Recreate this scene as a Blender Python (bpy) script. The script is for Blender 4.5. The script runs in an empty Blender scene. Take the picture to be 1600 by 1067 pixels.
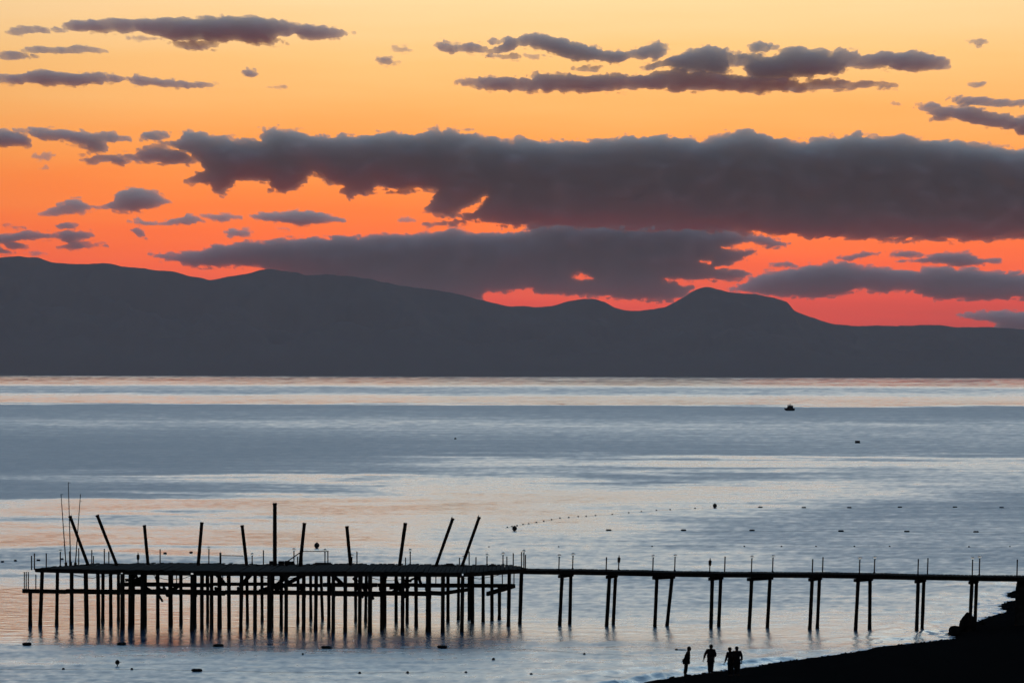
import bpy, bmesh, math, random
import numpy as np
from mathutils import Vector, Matrix

random.seed(7)
scene = bpy.context.scene
COL = scene.collection

# ------------------------------------------------------------------ camera
H = 18.0                 # eye height above the sea
F = 4774.0               # focal length in photo pixels (1600 wide)
CX, CY = 800.0, 585.7    # principal point: level camera with a lens shift
ROLL = math.radians(0.16)
cam_d = bpy.data.cameras.new('camera')
cam = bpy.data.objects.new('camera', cam_d)
COL.objects.link(cam)
cam.location = (0, 0, H)
cam.rotation_euler = (math.radians(90), -ROLL, 0)
cam_d.sensor_width = 36.0
cam_d.lens = 36.0 * F / 1600.0
cam_d.shift_y = (CY - 533.5) / 1600.0
cam_d.clip_start = 1.0
cam_d.clip_end = 200000.0
scene.camera = cam

# ------------------------------------------------------------------ world: afterglow
SUN_EL, SUN_AZ = math.radians(0.6), math.radians(3.0)    # low behind the mountains
world = bpy.data.worlds.new('World')
scene.world = world
world.use_nodes = True
nt = world.node_tree
for n in list(nt.nodes):
    nt.nodes.remove(n)
N = nt.nodes.new
L = nt.links.new
out = N('ShaderNodeOutputWorld')
bg = N('ShaderNodeBackground')
L(bg.outputs[0], out.inputs[0])
tc = N('ShaderNodeTexCoord')
sep = N('ShaderNodeSeparateXYZ')
L(tc.outputs['Generated'], sep.inputs[0])
asin = N('ShaderNodeMath'); asin.operation = 'ARCSINE'
L(sep.outputs['Z'], asin.inputs[0])
mp = N('ShaderNodeMapRange')            # elevation -> 0..1, square-rooted so the horizon band gets room
mp.inputs['From Min'].default_value = 0.0
mp.inputs['From Max'].default_value = math.radians(90)
smap = N('ShaderNodeMapping'); smap.inputs['Scale'].default_value = (9.0, 9.0, 95.0)
L(tc.outputs['Generated'], smap.inputs[0])
snz = N('ShaderNodeTexNoise'); snz.inputs['Scale'].default_value = 1.0; snz.inputs['Detail'].default_value = 4.0
L(smap.outputs[0], snz.inputs['Vector'])
swob = N('ShaderNodeMath'); swob.operation = 'MULTIPLY_ADD'
swob.inputs[1].default_value = math.radians(0.9); swob.inputs[2].default_value = -math.radians(0.45)
L(snz.outputs['Fac'], swob.inputs[0])
sadd = N('ShaderNodeMath'); sadd.operation = 'ADD'
L(asin.outputs[0], sadd.inputs[0]); L(swob.outputs[0], sadd.inputs[1])
L(sadd.outputs[0], mp.inputs['Value'])
sq = N('ShaderNodeMath'); sq.operation = 'POWER'; sq.inputs[1].default_value = 0.5
L(mp.outputs[0], sq.inputs[0])
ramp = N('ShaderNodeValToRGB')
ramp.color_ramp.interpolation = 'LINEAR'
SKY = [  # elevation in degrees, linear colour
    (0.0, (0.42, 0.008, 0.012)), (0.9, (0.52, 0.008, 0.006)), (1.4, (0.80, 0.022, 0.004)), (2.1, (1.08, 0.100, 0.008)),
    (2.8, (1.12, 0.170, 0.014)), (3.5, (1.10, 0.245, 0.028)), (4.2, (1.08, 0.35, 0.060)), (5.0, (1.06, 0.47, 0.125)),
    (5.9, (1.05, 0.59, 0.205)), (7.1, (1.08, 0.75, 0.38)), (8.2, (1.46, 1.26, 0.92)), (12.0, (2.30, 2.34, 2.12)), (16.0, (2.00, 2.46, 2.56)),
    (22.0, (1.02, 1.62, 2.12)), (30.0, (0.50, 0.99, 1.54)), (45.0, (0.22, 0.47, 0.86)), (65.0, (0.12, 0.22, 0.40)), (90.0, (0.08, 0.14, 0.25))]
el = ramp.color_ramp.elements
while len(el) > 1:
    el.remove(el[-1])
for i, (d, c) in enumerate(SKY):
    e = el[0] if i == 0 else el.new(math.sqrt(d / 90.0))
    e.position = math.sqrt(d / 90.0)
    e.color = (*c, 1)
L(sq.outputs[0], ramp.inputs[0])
# the glow fades round to the east, behind the camera
az = N('ShaderNodeMapRange')
az.interpolation_type = 'SMOOTHSTEP'
az.inputs['From Min'].default_value = -0.9
az.inputs['From Max'].default_value = 0.95
az.inputs['To Min'].default_value = 0.14
az.inputs['To Max'].default_value = 1.0
L(sep.outputs['Y'], az.inputs['Value'])
dotn = N('ShaderNodeVectorMath'); dotn.operation = 'DOT_PRODUCT'
dotn.inputs[1].default_value = (math.sin(SUN_AZ), math.cos(SUN_AZ), 0)
L(tc.outputs['Generated'], dotn.inputs[0])
peak = N('ShaderNodeMapRange'); peak.interpolation_type = 'SMOOTHSTEP'
peak.inputs['From Min'].default_value = 0.955; peak.inputs['From Max'].default_value = 1.0
peak.inputs['To Min'].default_value = 0.84; peak.inputs['To Max'].default_value = 1.03
L(dotn.outputs['Value'], peak.inputs['Value'])
azp = N('ShaderNodeMath'); azp.operation = 'MULTIPLY'
L(az.outputs[0], azp.inputs[0]); L(peak.outputs[0], azp.inputs[1])
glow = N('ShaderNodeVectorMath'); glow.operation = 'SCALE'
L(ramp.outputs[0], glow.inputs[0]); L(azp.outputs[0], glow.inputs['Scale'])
nis = N('ShaderNodeTexSky')
nis.sky_type = 'NISHITA'
nis.sun_disc = False
nis.sun_elevation = SUN_EL
nis.sun_rotation = SUN_AZ
nis.dust_density = 2.0
nsc = N('ShaderNodeVectorMath'); nsc.operation = 'SCALE'
nsc.inputs['Scale'].default_value = 0.012
L(nis.outputs[0], nsc.inputs[0])
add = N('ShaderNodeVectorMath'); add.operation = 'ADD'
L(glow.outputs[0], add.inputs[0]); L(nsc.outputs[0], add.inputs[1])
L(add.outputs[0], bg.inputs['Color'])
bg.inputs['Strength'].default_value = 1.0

sun_d = bpy.data.lights.new('sun', 'SUN')
sun_d.energy = 0.25
sun_d.angle = math.radians(0.5)
sun_d.color = (1.0, 0.55, 0.32)
sun = bpy.data.objects.new('sun', sun_d)
COL.objects.link(sun)
sdir = Vector((math.sin(SUN_AZ) * math.cos(SUN_EL), math.cos(SUN_AZ) * math.cos(SUN_EL), math.sin(SUN_EL)))
sun.rotation_euler = sdir.to_track_quat('Z', 'Y').to_euler()
sun.location = (0, 100, 60)

vs = scene.view_settings
vs.view_transform = 'Standard'
vs.look = 'None'
vs.exposure = 0.0
vs.gamma = 1.0
vs.use_curve_mapping = False
cy = scene.cycles
cy.use_denoising = True
cy.max_bounces = 6
cy.volume_bounces = 1
cy.transparent_max_bounces = 24
cy.caustics_reflective = False

# ------------------------------------------------------------------ helpers
def ray(x, y):
    a, b = x - CX, CY - y
    u = a * math.cos(ROLL) - b * math.sin(ROLL)
    v = a * math.sin(ROLL) + b * math.cos(ROLL)
    return u / F, v / F
def at_z(x, y, z=0.0):            # point of height z seen at a photo pixel
    u, v = ray(x, y)
    d = (z - H) / v
    return Vector((u * d, d, z))
def at_d(x, y, d):                # point at distance d seen at a photo pixel
    u, v = ray(x, y)
    return Vector((u * d, d, H + v * d))
def px(d):                        # metres per photo pixel at distance d
    return d / F

def tag(o, label=None, cat=None, group=None, kind=None):
    if label: o['label'] = label
    if cat: o['category'] = cat
    if group: o['group'] = group
    if kind: o['kind'] = kind
    return o
def empty(name, loc=(0, 0, 0)):
    o = bpy.data.objects.new(name, None)
    o.empty_display_size = 0.2
    COL.objects.link(o)
    o.location = loc
    return o
def link(name, me, mat=None, parent=None):
    o = bpy.data.objects.new(name, me)
    COL.objects.link(o)
    if mat and not me.materials: me.materials.append(mat)
    if parent:
        o.parent = parent
        o.matrix_parent_inverse = Matrix.Translation(-Vector(parent_world(parent)))
    return o
def parent_world(p):
    v = Vector(p.location)
    if p.parent: pass
    return v
def mesh(name, verts, faces, smooth=False):
    me = bpy.data.meshes.new(name)
    me.from_pydata([tuple(v) for v in verts], [], faces)
    if smooth:
        me.polygons.foreach_set('use_smooth', [True] * len(me.polygons))
    me.update()
    return me
def np_mesh(name, verts, quads, smooth=True):
    me = bpy.data.meshes.new(name)
    nv, nf, k = len(verts), len(quads), quads.shape[1]
    me.vertices.add(nv)
    me.vertices.foreach_set('co', np.ascontiguousarray(verts, dtype=np.float32).ravel())
    me.loops.add(nf * k)
    me.loops.foreach_set('vertex_index', np.ascontiguousarray(quads, dtype=np.int32).ravel())
    me.polygons.add(nf)
    me.polygons.foreach_set('loop_start', np.arange(0, nf * k, k, dtype=np.int32))
    me.polygons.foreach_set('use_smooth', np.full(nf, smooth))
    me.update(calc_edges=True)
    me.validate()
    return me
class MB:
    """collects shapes into one mesh"""
    def __init__(s): s.v, s.f = [], []
    def tube(s, pts, radii, n=8, cap=True, jit=0.0):
        pts = [Vector(p) for p in pts]
        rings = []
        for i, p in enumerate(pts):
            t = (pts[min(i + 1, len(pts) - 1)] - pts[max(i - 1, 0)]).normalized()
            a = t.cross(Vector((0, 1, 0)))
            if a.length < 0.1: a = t.cross(Vector((1, 0, 0)))
            a.normalize(); b = t.cross(a)
            r = radii[i] if isinstance(radii, (list, tuple)) else radii
            b0 = len(s.v)
            for k in range(n):
                q = 2 * math.pi * k / n
                rr = r * (1 + random.uniform(-jit, jit))
                s.v.append(p + a * math.cos(q) * rr + b * math.sin(q) * rr)
            rings.append(b0)
        for r0, r1 in zip(rings, rings[1:]):
            for k in range(n):
                s.f.append((r0 + k, r0 + (k + 1) % n, r1 + (k + 1) % n, r1 + k))
        if cap:
            s.f.append(tuple(rings[0] + k for k in reversed(range(n))))
            s.f.append(tuple(rings[-1] + k for k in range(n)))
        return s
    def loft(s, rings, n=12):     # rings: (centre, rx, ry) horizontal ellipses bottom to top
        idx = []
        for c, rx, ry in rings:
            b0 = len(s.v)
            for k in range(n):
                q = 2 * math.pi * k / n
                s.v.append(Vector(c) + Vector((math.cos(q) * rx, math.sin(q) * ry, 0)))
            idx.append(b0)
        for r0, r1 in zip(idx, idx[1:]):
            for k in range(n):
                s.f.append((r0 + k, r0 + (k + 1) % n, r1 + (k + 1) % n, r1 + k))
        s.f.append(tuple(idx[0] + k for k in reversed(range(n))))
        s.f.append(tuple(idx[-1] + k for k in range(n)))
        return s
    def beam(s, a, b, w, h, up=Vector((0, 0, 1))):   # bevelled bar from a to b; a and b lie on its top centre line
        a, b = Vector(a), Vector(b)
        t = (b - a).normalized()
        side = t.cross(up)
        if side.length < 0.01: side = t.cross(Vector((0, 1, 0)))
        side.normalize(); u = side.cross(t)
        c = min(w, h) * 0.12
        prof = [(-w/2 + c, 0), (w/2 - c, 0), (w/2, -c), (w/2, -h + c), (w/2 - c, -h), (-w/2 + c, -h), (-w/2, -h + c), (-w/2, -c)]
        b0 = len(s.v)
        for p in (a, b):
            for x, y in prof:
                s.v.append(p + side * x + u * y)
        for k in range(8):
            s.f.append((b0 + k, b0 + (k + 1) % 8, b0 + 8 + (k + 1) % 8, b0 + 8 + k))
        s.f.append(tuple(b0 + k for k in reversed(range(8))))
        s.f.append(tuple(b0 + 8 + k for k in range(8)))
        return s
    def ball(s, c, rx, ry=None, rz=None, n=12, m=8, bump=0.0):
        ry = ry or rx; rz = rz or rx
        c = Vector(c); b0 = len(s.v)
        s.v.append(c + Vector((0, 0, -rz)))
        for i in range(1, m):
            th = math.pi * i / m
            for k in range(n):
                ph = 2 * math.pi * k / n
                w = 1 + random.uniform(-bump, bump)
                s.v.append(c + Vector((rx * math.sin(th) * math.cos(ph) * w, ry * math.sin(th) * math.sin(ph) * w, -rz * math.cos(th) * w)))
        s.v.append(c + Vector((0, 0, rz)))
        top = len(s.v) - 1
        for k in range(n):
            s.f.append((b0, b0 + 1 + (k + 1) % n, b0 + 1 + k))
            s.f.append((top, top - n + k, top - n + (k + 1) % n))
        for i in range(m - 2):
            r0 = b0 + 1 + i * n; r1 = r0 + n
            for k in range(n):
                s.f.append((r0 + k, r0 + (k + 1) % n, r1 + (k + 1) % n, r1 + k))
        return s
    def build(s, name, mat, parent=None, smooth=False):
        me = mesh(name, s.v, s.f, smooth)
        return link(name, me, mat, parent)

# ---- gradient noise
_P = np.random.RandomState(11).permutation(512).astype(np.int64)
_G = np.random.RandomState(5).uniform(0, 2 * np.pi, 512)
def perlin(x, y, seed=0):
    x = np.asarray(x, float); y = np.asarray(y, float)
    xi, yi = np.floor(x).astype(np.int64), np.floor(y).astype(np.int64)
    xf, yf = x - xi, y - yi
    u = xf ** 3 * (xf * (xf * 6 - 15) + 10); v = yf ** 3 * (yf * (yf * 6 - 15) + 10)
    def g(ix, iy, dx, dy):
        a = _G[_P[(_P[(ix + seed * 37) & 511] + iy) & 511]]
        return np.cos(a) * dx + np.sin(a) * dy
    n0 = g(xi, yi, xf, yf) * (1 - u) + g(xi + 1, yi, xf - 1, yf) * u
    n1 = g(xi, yi + 1, xf, yf - 1) * (1 - u) + g(xi + 1, yi + 1, xf - 1, yf - 1) * u
    return (n0 * (1 - v) + n1 * v) * 1.5
def fbm(x, y, octv=5, seed=0, gain=0.5):
    s, a, f = 0.0, 1.0, 1.0
    for o in range(octv):
        s = s + a * perlin(x * f, y * f, seed + o)
        a *= gain; f *= 2.03
    return s

# ---- materials
def new_mat(name):
    m = bpy.data.materials.new(name)
    m.use_nodes = True
    return m, m.node_tree, m.node_tree.nodes['Principled BSDF']
def rough_mat(name, c0, c1, scale=4.0, rough=0.85, bump=0.3, stretch=(1, 1, 1), bdist=0.02, spec=0.3):
    m, t, p = new_mat(name)
    n = t.nodes.new; l = t.links.new
    tcn = n('ShaderNodeTexCoord'); mpn = n('ShaderNodeMapping'); mpn.inputs['Scale'].default_value = stretch
    l(tcn.outputs['Object'], mpn.inputs[0])
    nz = n('ShaderNodeTexNoise'); nz.inputs['Scale'].default_value = scale; nz.inputs['Detail'].default_value = 6
    l(mpn.outputs[0], nz.inputs['Vector'])
    r = n('ShaderNodeValToRGB')
    r.color_ramp.elements[0].position = 0.3; r.color_ramp.elements[0].color = (*c0, 1)
    r.color_ramp.elements[1].position = 0.7; r.color_ramp.elements[1].color = (*c1, 1)
    l(nz.outputs['Fac'], r.inputs[0]); l(r.outputs[0], p.inputs['Base Color'])
    b = n('ShaderNodeBump'); b.inputs['Strength'].default_value = bump; b.inputs['Distance'].default_value = bdist
    l(nz.outputs['Fac'], b.inputs['Height']); l(b.outputs[0], p.inputs['Normal'])
    p.inputs['Roughness'].default_value = rough
    p.inputs['Specular IOR Level'].default_value = spec
    return m
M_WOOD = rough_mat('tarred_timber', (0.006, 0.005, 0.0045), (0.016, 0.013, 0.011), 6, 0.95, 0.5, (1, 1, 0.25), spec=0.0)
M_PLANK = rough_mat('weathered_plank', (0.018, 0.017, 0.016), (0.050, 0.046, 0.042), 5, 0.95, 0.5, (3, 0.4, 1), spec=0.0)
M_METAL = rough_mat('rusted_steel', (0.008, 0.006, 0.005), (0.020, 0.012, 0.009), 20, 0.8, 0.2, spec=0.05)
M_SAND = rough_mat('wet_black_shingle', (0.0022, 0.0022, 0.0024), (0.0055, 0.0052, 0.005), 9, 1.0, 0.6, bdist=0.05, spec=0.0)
M_ROCK = rough_mat('black_rock', (0.003, 0.003, 0.003), (0.009, 0.0085, 0.008), 3, 0.95, 0.8, bdist=0.05, spec=0.0)
M_FLOAT = rough_mat('dark_float_plastic', (0.008, 0.008, 0.008), (0.018, 0.016, 0.015), 12, 0.7, 0.1, spec=0.1)
M_ROPE = rough_mat('wet_rope', (0.010, 0.009, 0.008), (0.02, 0.018, 0.015), 60, 0.95, 0.3, spec=0.0)
M_CONC = rough_mat('stained_concrete', (0.008, 0.008, 0.008), (0.02, 0.019, 0.018), 4, 0.95, 0.4, spec=0.0)
M_CLOTH = rough_mat('dark_cloth', (0.004, 0.004, 0.005), (0.010, 0.009, 0.011), 30, 0.95, 0.2, spec=0.0)
M_DRIFT = rough_mat('bleached_driftwood', (0.66, 0.66, 0.63), (0.80, 0.80, 0.77), 30, 0.95, 0.2, spec=0.1)
M_SKIN = rough_mat('tanned_skin', (0.03, 0.018, 0.013), (0.045, 0.028, 0.02), 14, 0.8, 0.05, spec=0.05)
M_HAIR = rough_mat('dark_hair', (0.004, 0.0035, 0.003), (0.009, 0.007, 0.006), 60, 0.9, 0.3, (1, 1, 0.2), spec=0.0)
M_HULL = rough_mat('boat_paint', (0.010, 0.011, 0.012), (0.02, 0.02, 0.022), 3, 0.7, 0.1, spec=0.1)
M_MOUNT = rough_mat('far_mountain', (0.028, 0.028, 0.026), (0.038, 0.037, 0.034), 0.002, 1.0, 0.0, spec=0.0)
M_GLOBE, t_, p_ = new_mat('frosted_globe')
p_.inputs['Base Color'].default_value = (0.75, 0.74, 0.70, 1)
p_.inputs['Roughness'].default_value = 0.35
p_.inputs['Transmission Weight'].default_value = 0.8
n_ = t_.nodes.new('ShaderNodeTexNoise'); n_.inputs['Scale'].default_value = 9
r_ = t_.nodes.new('ShaderNodeMapRange'); r_.inputs['To Min'].default_value = 0.25; r_.inputs['To Max'].default_value = 0.5
t_.links.new(n_.outputs['Fac'], r_.inputs['Value']); t_.links.new(r_.outputs[0], p_.inputs['Roughness'])

# ------------------------------------------------------------------ shoreline and beach
SHORE_PX = [(860, 1092), (930, 1079), (1000, 1068), (1040, 1061), (1080, 1055.5), (1120, 1050), (1160, 1044), (1210, 1036), (1260, 1029),
            (1330, 1018.5), (1400, 1009), (1450, 1002.5), (1480, 998), (1490, 990), (1512, 975), (1535, 967), (1560, 961),
            (1578, 955), (1566, 950), (1560, 945), (1578, 940.5), (1596, 938), (1582, 933), (1562, 929.5), (1575, 924),
            (1592, 919.5), (1606, 910), (1640, 893), (1700, 868), (1780, 845)]
SHORE = [at_z(x, y) for x, y in SHORE_PX]
SH = np.array([[-75, -60], [-45, 60]] + [[p.x, p.y] for p in SHORE] + [[160, 520], [300, 900]])
def shore_dist(X, Y):
    """signed distance, + on land (to the right of the shoreline)"""
    X = np.asarray(X, float); Y = np.asarray(Y, float)
    best = np.full(X.shape, 1e9); sgn = np.zeros(X.shape)
    ins = np.zeros(X.shape, bool)
    poly = np.vstack([SH, [[900, 900], [900, -60]]])
    n = len(poly)
    for i in range(n):
        a, b = poly[i], poly[(i + 1) % n]
        if i < len(SH) - 1:
            d = b - a; L2 = (d ** 2).sum()
            t = np.clip(((X - a[0]) * d[0] + (Y - a[1]) * d[1]) / L2, 0, 1)
            best = np.minimum(best, np.hypot(X - a[0] - t * d[0], Y - a[1] - t * d[1]))
        c = (a[1] > Y) != (b[1] > Y)
        xi = a[0] + (Y - a[1]) / (b[1] - a[1] + 1e-12) * (b[0] - a[0])
        ins ^= c & (X < xi)
    d = np.where(ins, best, -best)
    wig = 0.55 * fbm(X * 0.21, Y * 0.13, 3, 131) + 0.22 * fbm(X * 0.9, Y * 0.6, 3, 137)
    return d + wig * np.exp(-(d / 9.0) ** 2)
def beach_h(X, Y):
    d = shore_dist(X, Y)
    land = np.where(d > 0, 3.4 * (1 - np.exp(-d / 26.0)), d * 0.16)
    land = land + fbm(X * 0.35, Y * 0.35, 4, 3) * 0.06 * np.clip(d / 3, 0, 1)
    land = land + fbm(X * 1.7, Y * 1.7, 3, 9) * 0.018
    return np.maximum(land, -3.0) + 0.012
gx = np.concatenate([np.linspace(-70, -2, 18), np.arange(0, 62, 0.3), np.linspace(63, 300, 40)])
gy = np.concatenate([np.linspace(-50, 168, 40), np.arange(170, 275, 0.3), np.linspace(276, 520, 50)])
GX, GY = np.meshgrid(gx, gy)
GZ = beach_h(GX, GY)
def grid_quads(nr, nc):
    i = np.arange(nr * nc).reshape(nr, nc)
    return np.stack([i[:-1, :-1], i[:-1, 1:], i[1:, 1:], i[1:, :-1]], -1).reshape(-1, 4)
Q = grid_quads(*GX.shape)
keep = GZ.ravel()[Q].max(1) > -1.2
Q = Q[keep]
used, inv = np.unique(Q, return_inverse=True)
V = np.stack([GX, GY, GZ], -1).reshape(-1, 3)[used]
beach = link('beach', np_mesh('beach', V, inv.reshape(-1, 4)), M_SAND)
tag(beach, 'dark shingle beach sloping down to the water', None, None, 'structure')
def ground(x, y):
    return float(beach_h(np.array([x]), np.array([y]))[0])

# ------------------------------------------------------------------ sea
CALM_Y = [560, 592, 601, 606, 615, 619, 631, 634, 650, 662, 672, 690, 708, 716, 728, 738, 746, 752, 764, 775, 785, 800, 812, 830, 850, 862, 880, 900, 930, 955, 985, 1000, 1009, 1030, 1067, 1200]
CALM_X = [-100, 200, 500, 800, 1100, 1350, 1700]
CALM = [
 [1.2]*7, [1.18]*7, [1.1,1.08,1.06,1.06,1.08,1.1,1.1], [.42]*7, [.40,.36,.36,.4,.5,.6,.65], [.9]*7, [1.06]*7, [.08]*7, [.20,.22,.25,.25,.22,.2,.2],
 [.42,.45,.5,.5,.5,.45,.45], [.25,.3,.35,.4,.4,.4,.4], [.05,.07,.12,.2,.3,.35,.35], [.03,.05,.1,.12,.15,.2,.2], [.03,.05,.15,.6,.8,.75,.6], [.03,.05,.2,.6,.8,.7,.6],
 [.03,.1,.3,.35,.3,.4,.5], [.05,.4,.85,.6,.15,.35,.5], [.05,.35,.75,.7,.5,.5,.5], [.03,.15,.35,.8,.9,.7,.4], [.1,.3,.7,.9,.85,.5,.3], [.5,1.05,1.08,1.,.8,.3,.2],
 [.7,1.0,1.05,.95,.55,.3,.22], [.6,.35,.8,.85,.38,.36,.36], [.9,.95,1.0,.7,.38,.38,.38], [1.18,1.2,1.1,.62,.42,.4,.4], [.5,.55,.7,.6,.6,.35,.3], [.35,.4,.5,.6,.6,.4,.35],
 [.5,.6,.6,.5,.4,.45,.5], [1.22,1.05,.9,.55,.5,.58,.66], [1.32,1.2,1.0,.62,.58,.7,.7], [1.22,1.2,1.15,.95,.9,.88,.75], [.98,1.04,1.0,.85,.85,.85,.68], [.84,.84,.80,.70,.76,.76,.62], [.52,.5,.52,.6,.72,.6,.6], [.5,.5,.55,.65,.65,.6,.6], [.5]*7]
CALM = np.array(CALM)
rows_y = np.concatenate([np.array([586.05, 586.3, 586.6, 587.0, 587.4, 587.9, 588.4, 588.9]), np.arange(589.4, 1075, 0.8)])
rows_d = np.concatenate([(H * F / (rows_y - CY)), np.array([170, 150, 120, 80, 40, 0, -40.])])
rows_d = rows_d[rows_d < 45600]
rows_d = np.concatenate([[45500], rows_d])
cols_u = np.concatenate([np.linspace(-1.25, -0.2, 12), np.arange(-850, 851, 4.0) / F, np.linspace(0.2, 1.25, 12)])
Dg, Ug = np.meshgrid(rows_d, cols_u, indexing='ij')
span = np.maximum(Dg, 160.0)
Xg, Yg = np.clip(Ug * span, -39000, 39000), Dg
sd = np.full(Xg.shape, -1e3)
nearm = Yg < 420
sd[nearm] = shore_dist(Xg[nearm], Yg[nearm])
off = np.clip(-sd, 0, 1e3)                                   # metres off the waterline
# wind-ruffled and calm patches
pr = CY + H * F / np.maximum(Dg, 100.0)
pc = 800 + F * Xg / np.maximum(Dg, 100.0)
lw = np.log(np.maximum(Dg, 100.0))
wx = pc + 150 * fbm(Xg / (0.10 * span), lw * 9, 3, 21)
wy = pr + (4.5 + 13 * np.clip((pr - 640) / 200, 0, 1)) * fbm(Xg / (0.07 * span), lw * 22, 4, 25) * np.clip((pr - 590) / 60, 0.12, 1)
iy = np.clip(np.searchsorted(CALM_Y, wy) - 1, 0, len(CALM_Y) - 2)
ix = np.clip(np.searchsorted(CALM_X, wx) - 1, 0, len(CALM_X) - 2)
ya = np.array(CALM_Y, float); xa = np.array(CALM_X, float)
fy = np.clip((wy - ya[iy]) / (ya[iy + 1] - ya[iy]), 0, 1); fx = np.clip((wx - xa[ix]) / (xa[ix + 1] - xa[ix]), 0, 1)
fx = fx * fx * (3 - 2 * fx)
calm = (CALM[iy, ix] * (1 - fx) + CALM[iy, ix + 1] * fx) * (1 - fy) + (CALM[iy + 1, ix] * (1 - fx) + CALM[iy + 1, ix + 1] * fx) * fy
calm = calm + 0.12 * fbm(Xg / (0.05 * span), lw * 70, 4, 31) + 0.15 * fbm(Xg / (0.0045 * span), lw * 105, 4, 41, 0.66)
hi = np.maximum(calm - 1, 0); cc = np.clip(calm, 0, 1); st = np.clip((cc - 0.22) / 0.56, 0, 1); st = st * st * (3 - 2 * st)
calm = np.clip(cc + 0.40 * (st - cc) + hi, 0, 1.35)
# waves: a light chop, and small breakers that follow the shoreline
fade = np.clip(1 - (Yg - 180) / 700, 0, 1)
zw = fade * (1.15 - 0.75 * calm) * (0.040 * fbm(Xg * 0.20, Yg * 0.42, 3, 51) + 0.022 * fbm(Xg * 0.9, Yg * 0.9, 3, 55))
ph = off + 1.2 * fbm(Xg * 0.10, Yg * 0.10, 3, 61)
def ridge(c, w, h): return h * np.exp(-((ph - c) / w) ** 2)
amp = np.clip(0.75 + 0.7 * fbm(Xg * 0.12, Yg * 0.12, 2, 66), 0, 1.4)
zw = zw + np.where(sd < 1, amp * (ridge(1.5, 0.55, 0.34) * np.clip((at_z(1300, 1023).x - Xg) / 6, 0, 1) + ridge(2.6, 0.55, 0.12) + ridge(5.5, 0.9, 0.09) + ridge(9.5, 1.3, 0.05)), 0) * np.where(Yg < 400, 1, 0)
lace = fbm(Xg * 1.1, Yg * 1.6, 4, 71)
foam = np.clip(1.25 - off / 0.7, 0, 1) * np.clip(0.45 + lace * 1.3, 0, 1) + np.clip(1 - np.abs(ph - 1.7) / 0.5, 0, 1) * np.clip(lace * 1.5 + 0.05, 0, 1) * 0.8
turb = np.clip(1 - np.hypot((Xg - at_z(1460, 990).x) / 4.0, (Yg - at_z(1460, 990).y) / 9.0), 0, 1)
turb = np.maximum(turb, np.clip(1 - np.hypot((Xg - at_z(1560, 950).x) / 4.0, (Yg - at_z(1560, 950).y) / 16.0), 0, 1))
foam = np.clip(foam + turb * np.clip(lace * 1.2 + 0.1, 0, 1), 0, 1) * np.where(Yg < 400, 1, 0)
me = np_mesh('sea', np.stack([Xg, Yg, zw], -1).reshape(-1, 3), grid_quads(*Xg.shape)[:, ::-1])
for nm, arr in (('calm', calm), ('foam', foam)):
    a = me.attributes.new(nm, 'FLOAT', 'POINT')
    a.data.foreach_set('value', arr.astype(np.float32).ravel())
M_SEA, t, p = new_mat('sea_water')
n = t.nodes.new; l = t.links.new
ac = n('ShaderNodeAttribute'); ac.attribute_name = 'calm'
af = n('ShaderNodeAttribute'); af.attribute_name = 'foam'
mr = n('ShaderNodeMapRange'); mr.clamp = False; mr.inputs['To Min'].default_value = 0.60; mr.inputs['To Max'].default_value = 0.20
l(ac.outputs['Fac'], mr.inputs['Value'])
fm = n('ShaderNodeMath'); fm.operation = 'MAXIMUM'
l(mr.outputs[0], fm.inputs[0]); l(af.outputs['Fac'], fm.inputs[1])
l(fm.outputs[0], p.inputs['Roughness'])
mc = n('ShaderNodeMix'); mc.data_type = 'RGBA'
mc.inputs['A'].default_value = (0.006, 0.050, 0.100, 1); mc.inputs['B'].default_value = (0.42, 0.47, 0.53, 1)
l(af.outputs['Fac'], mc.inputs['Factor']); l(mc.outputs['Result'], p.inputs['Base Color'])
p.inputs['IOR'].default_value = 1.6
tcn = n('ShaderNodeTexCoord')
mp1 = n('ShaderNodeMapping'); mp1.inputs['Scale'].default_value = (0.6, 1.0, 1.0)
l(tcn.outputs['Object'], mp1.inputs[0])
nz1 = n('ShaderNodeTexNoise'); nz1.inputs['Scale'].default_value = 0.9; nz1.inputs['Detail'].default_value = 5; nz1.inputs['Roughness'].default_value = 0.55
l(mp1.outputs[0], nz1.inputs['Vector'])
b1 = n('ShaderNodeBump'); b1.inputs['Distance'].default_value = 0.22
bs = n('ShaderNodeMapRange'); bs.inputs['To Min'].default_value = 0.9; bs.inputs['To Max'].default_value = 0.38
l(ac.outputs['Fac'], bs.inputs['Value']); l(bs.outputs[0], b1.inputs['Strength'])
l(nz1.outputs['Fac'], b1.inputs['Height']); l(b1.outputs[0], p.inputs['Normal'])
sea = link('sea', me, M_SEA)
tag(sea, 'calm sea with wind-ruffled streaks reflecting the sunset', None, None, 'structure')

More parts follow.
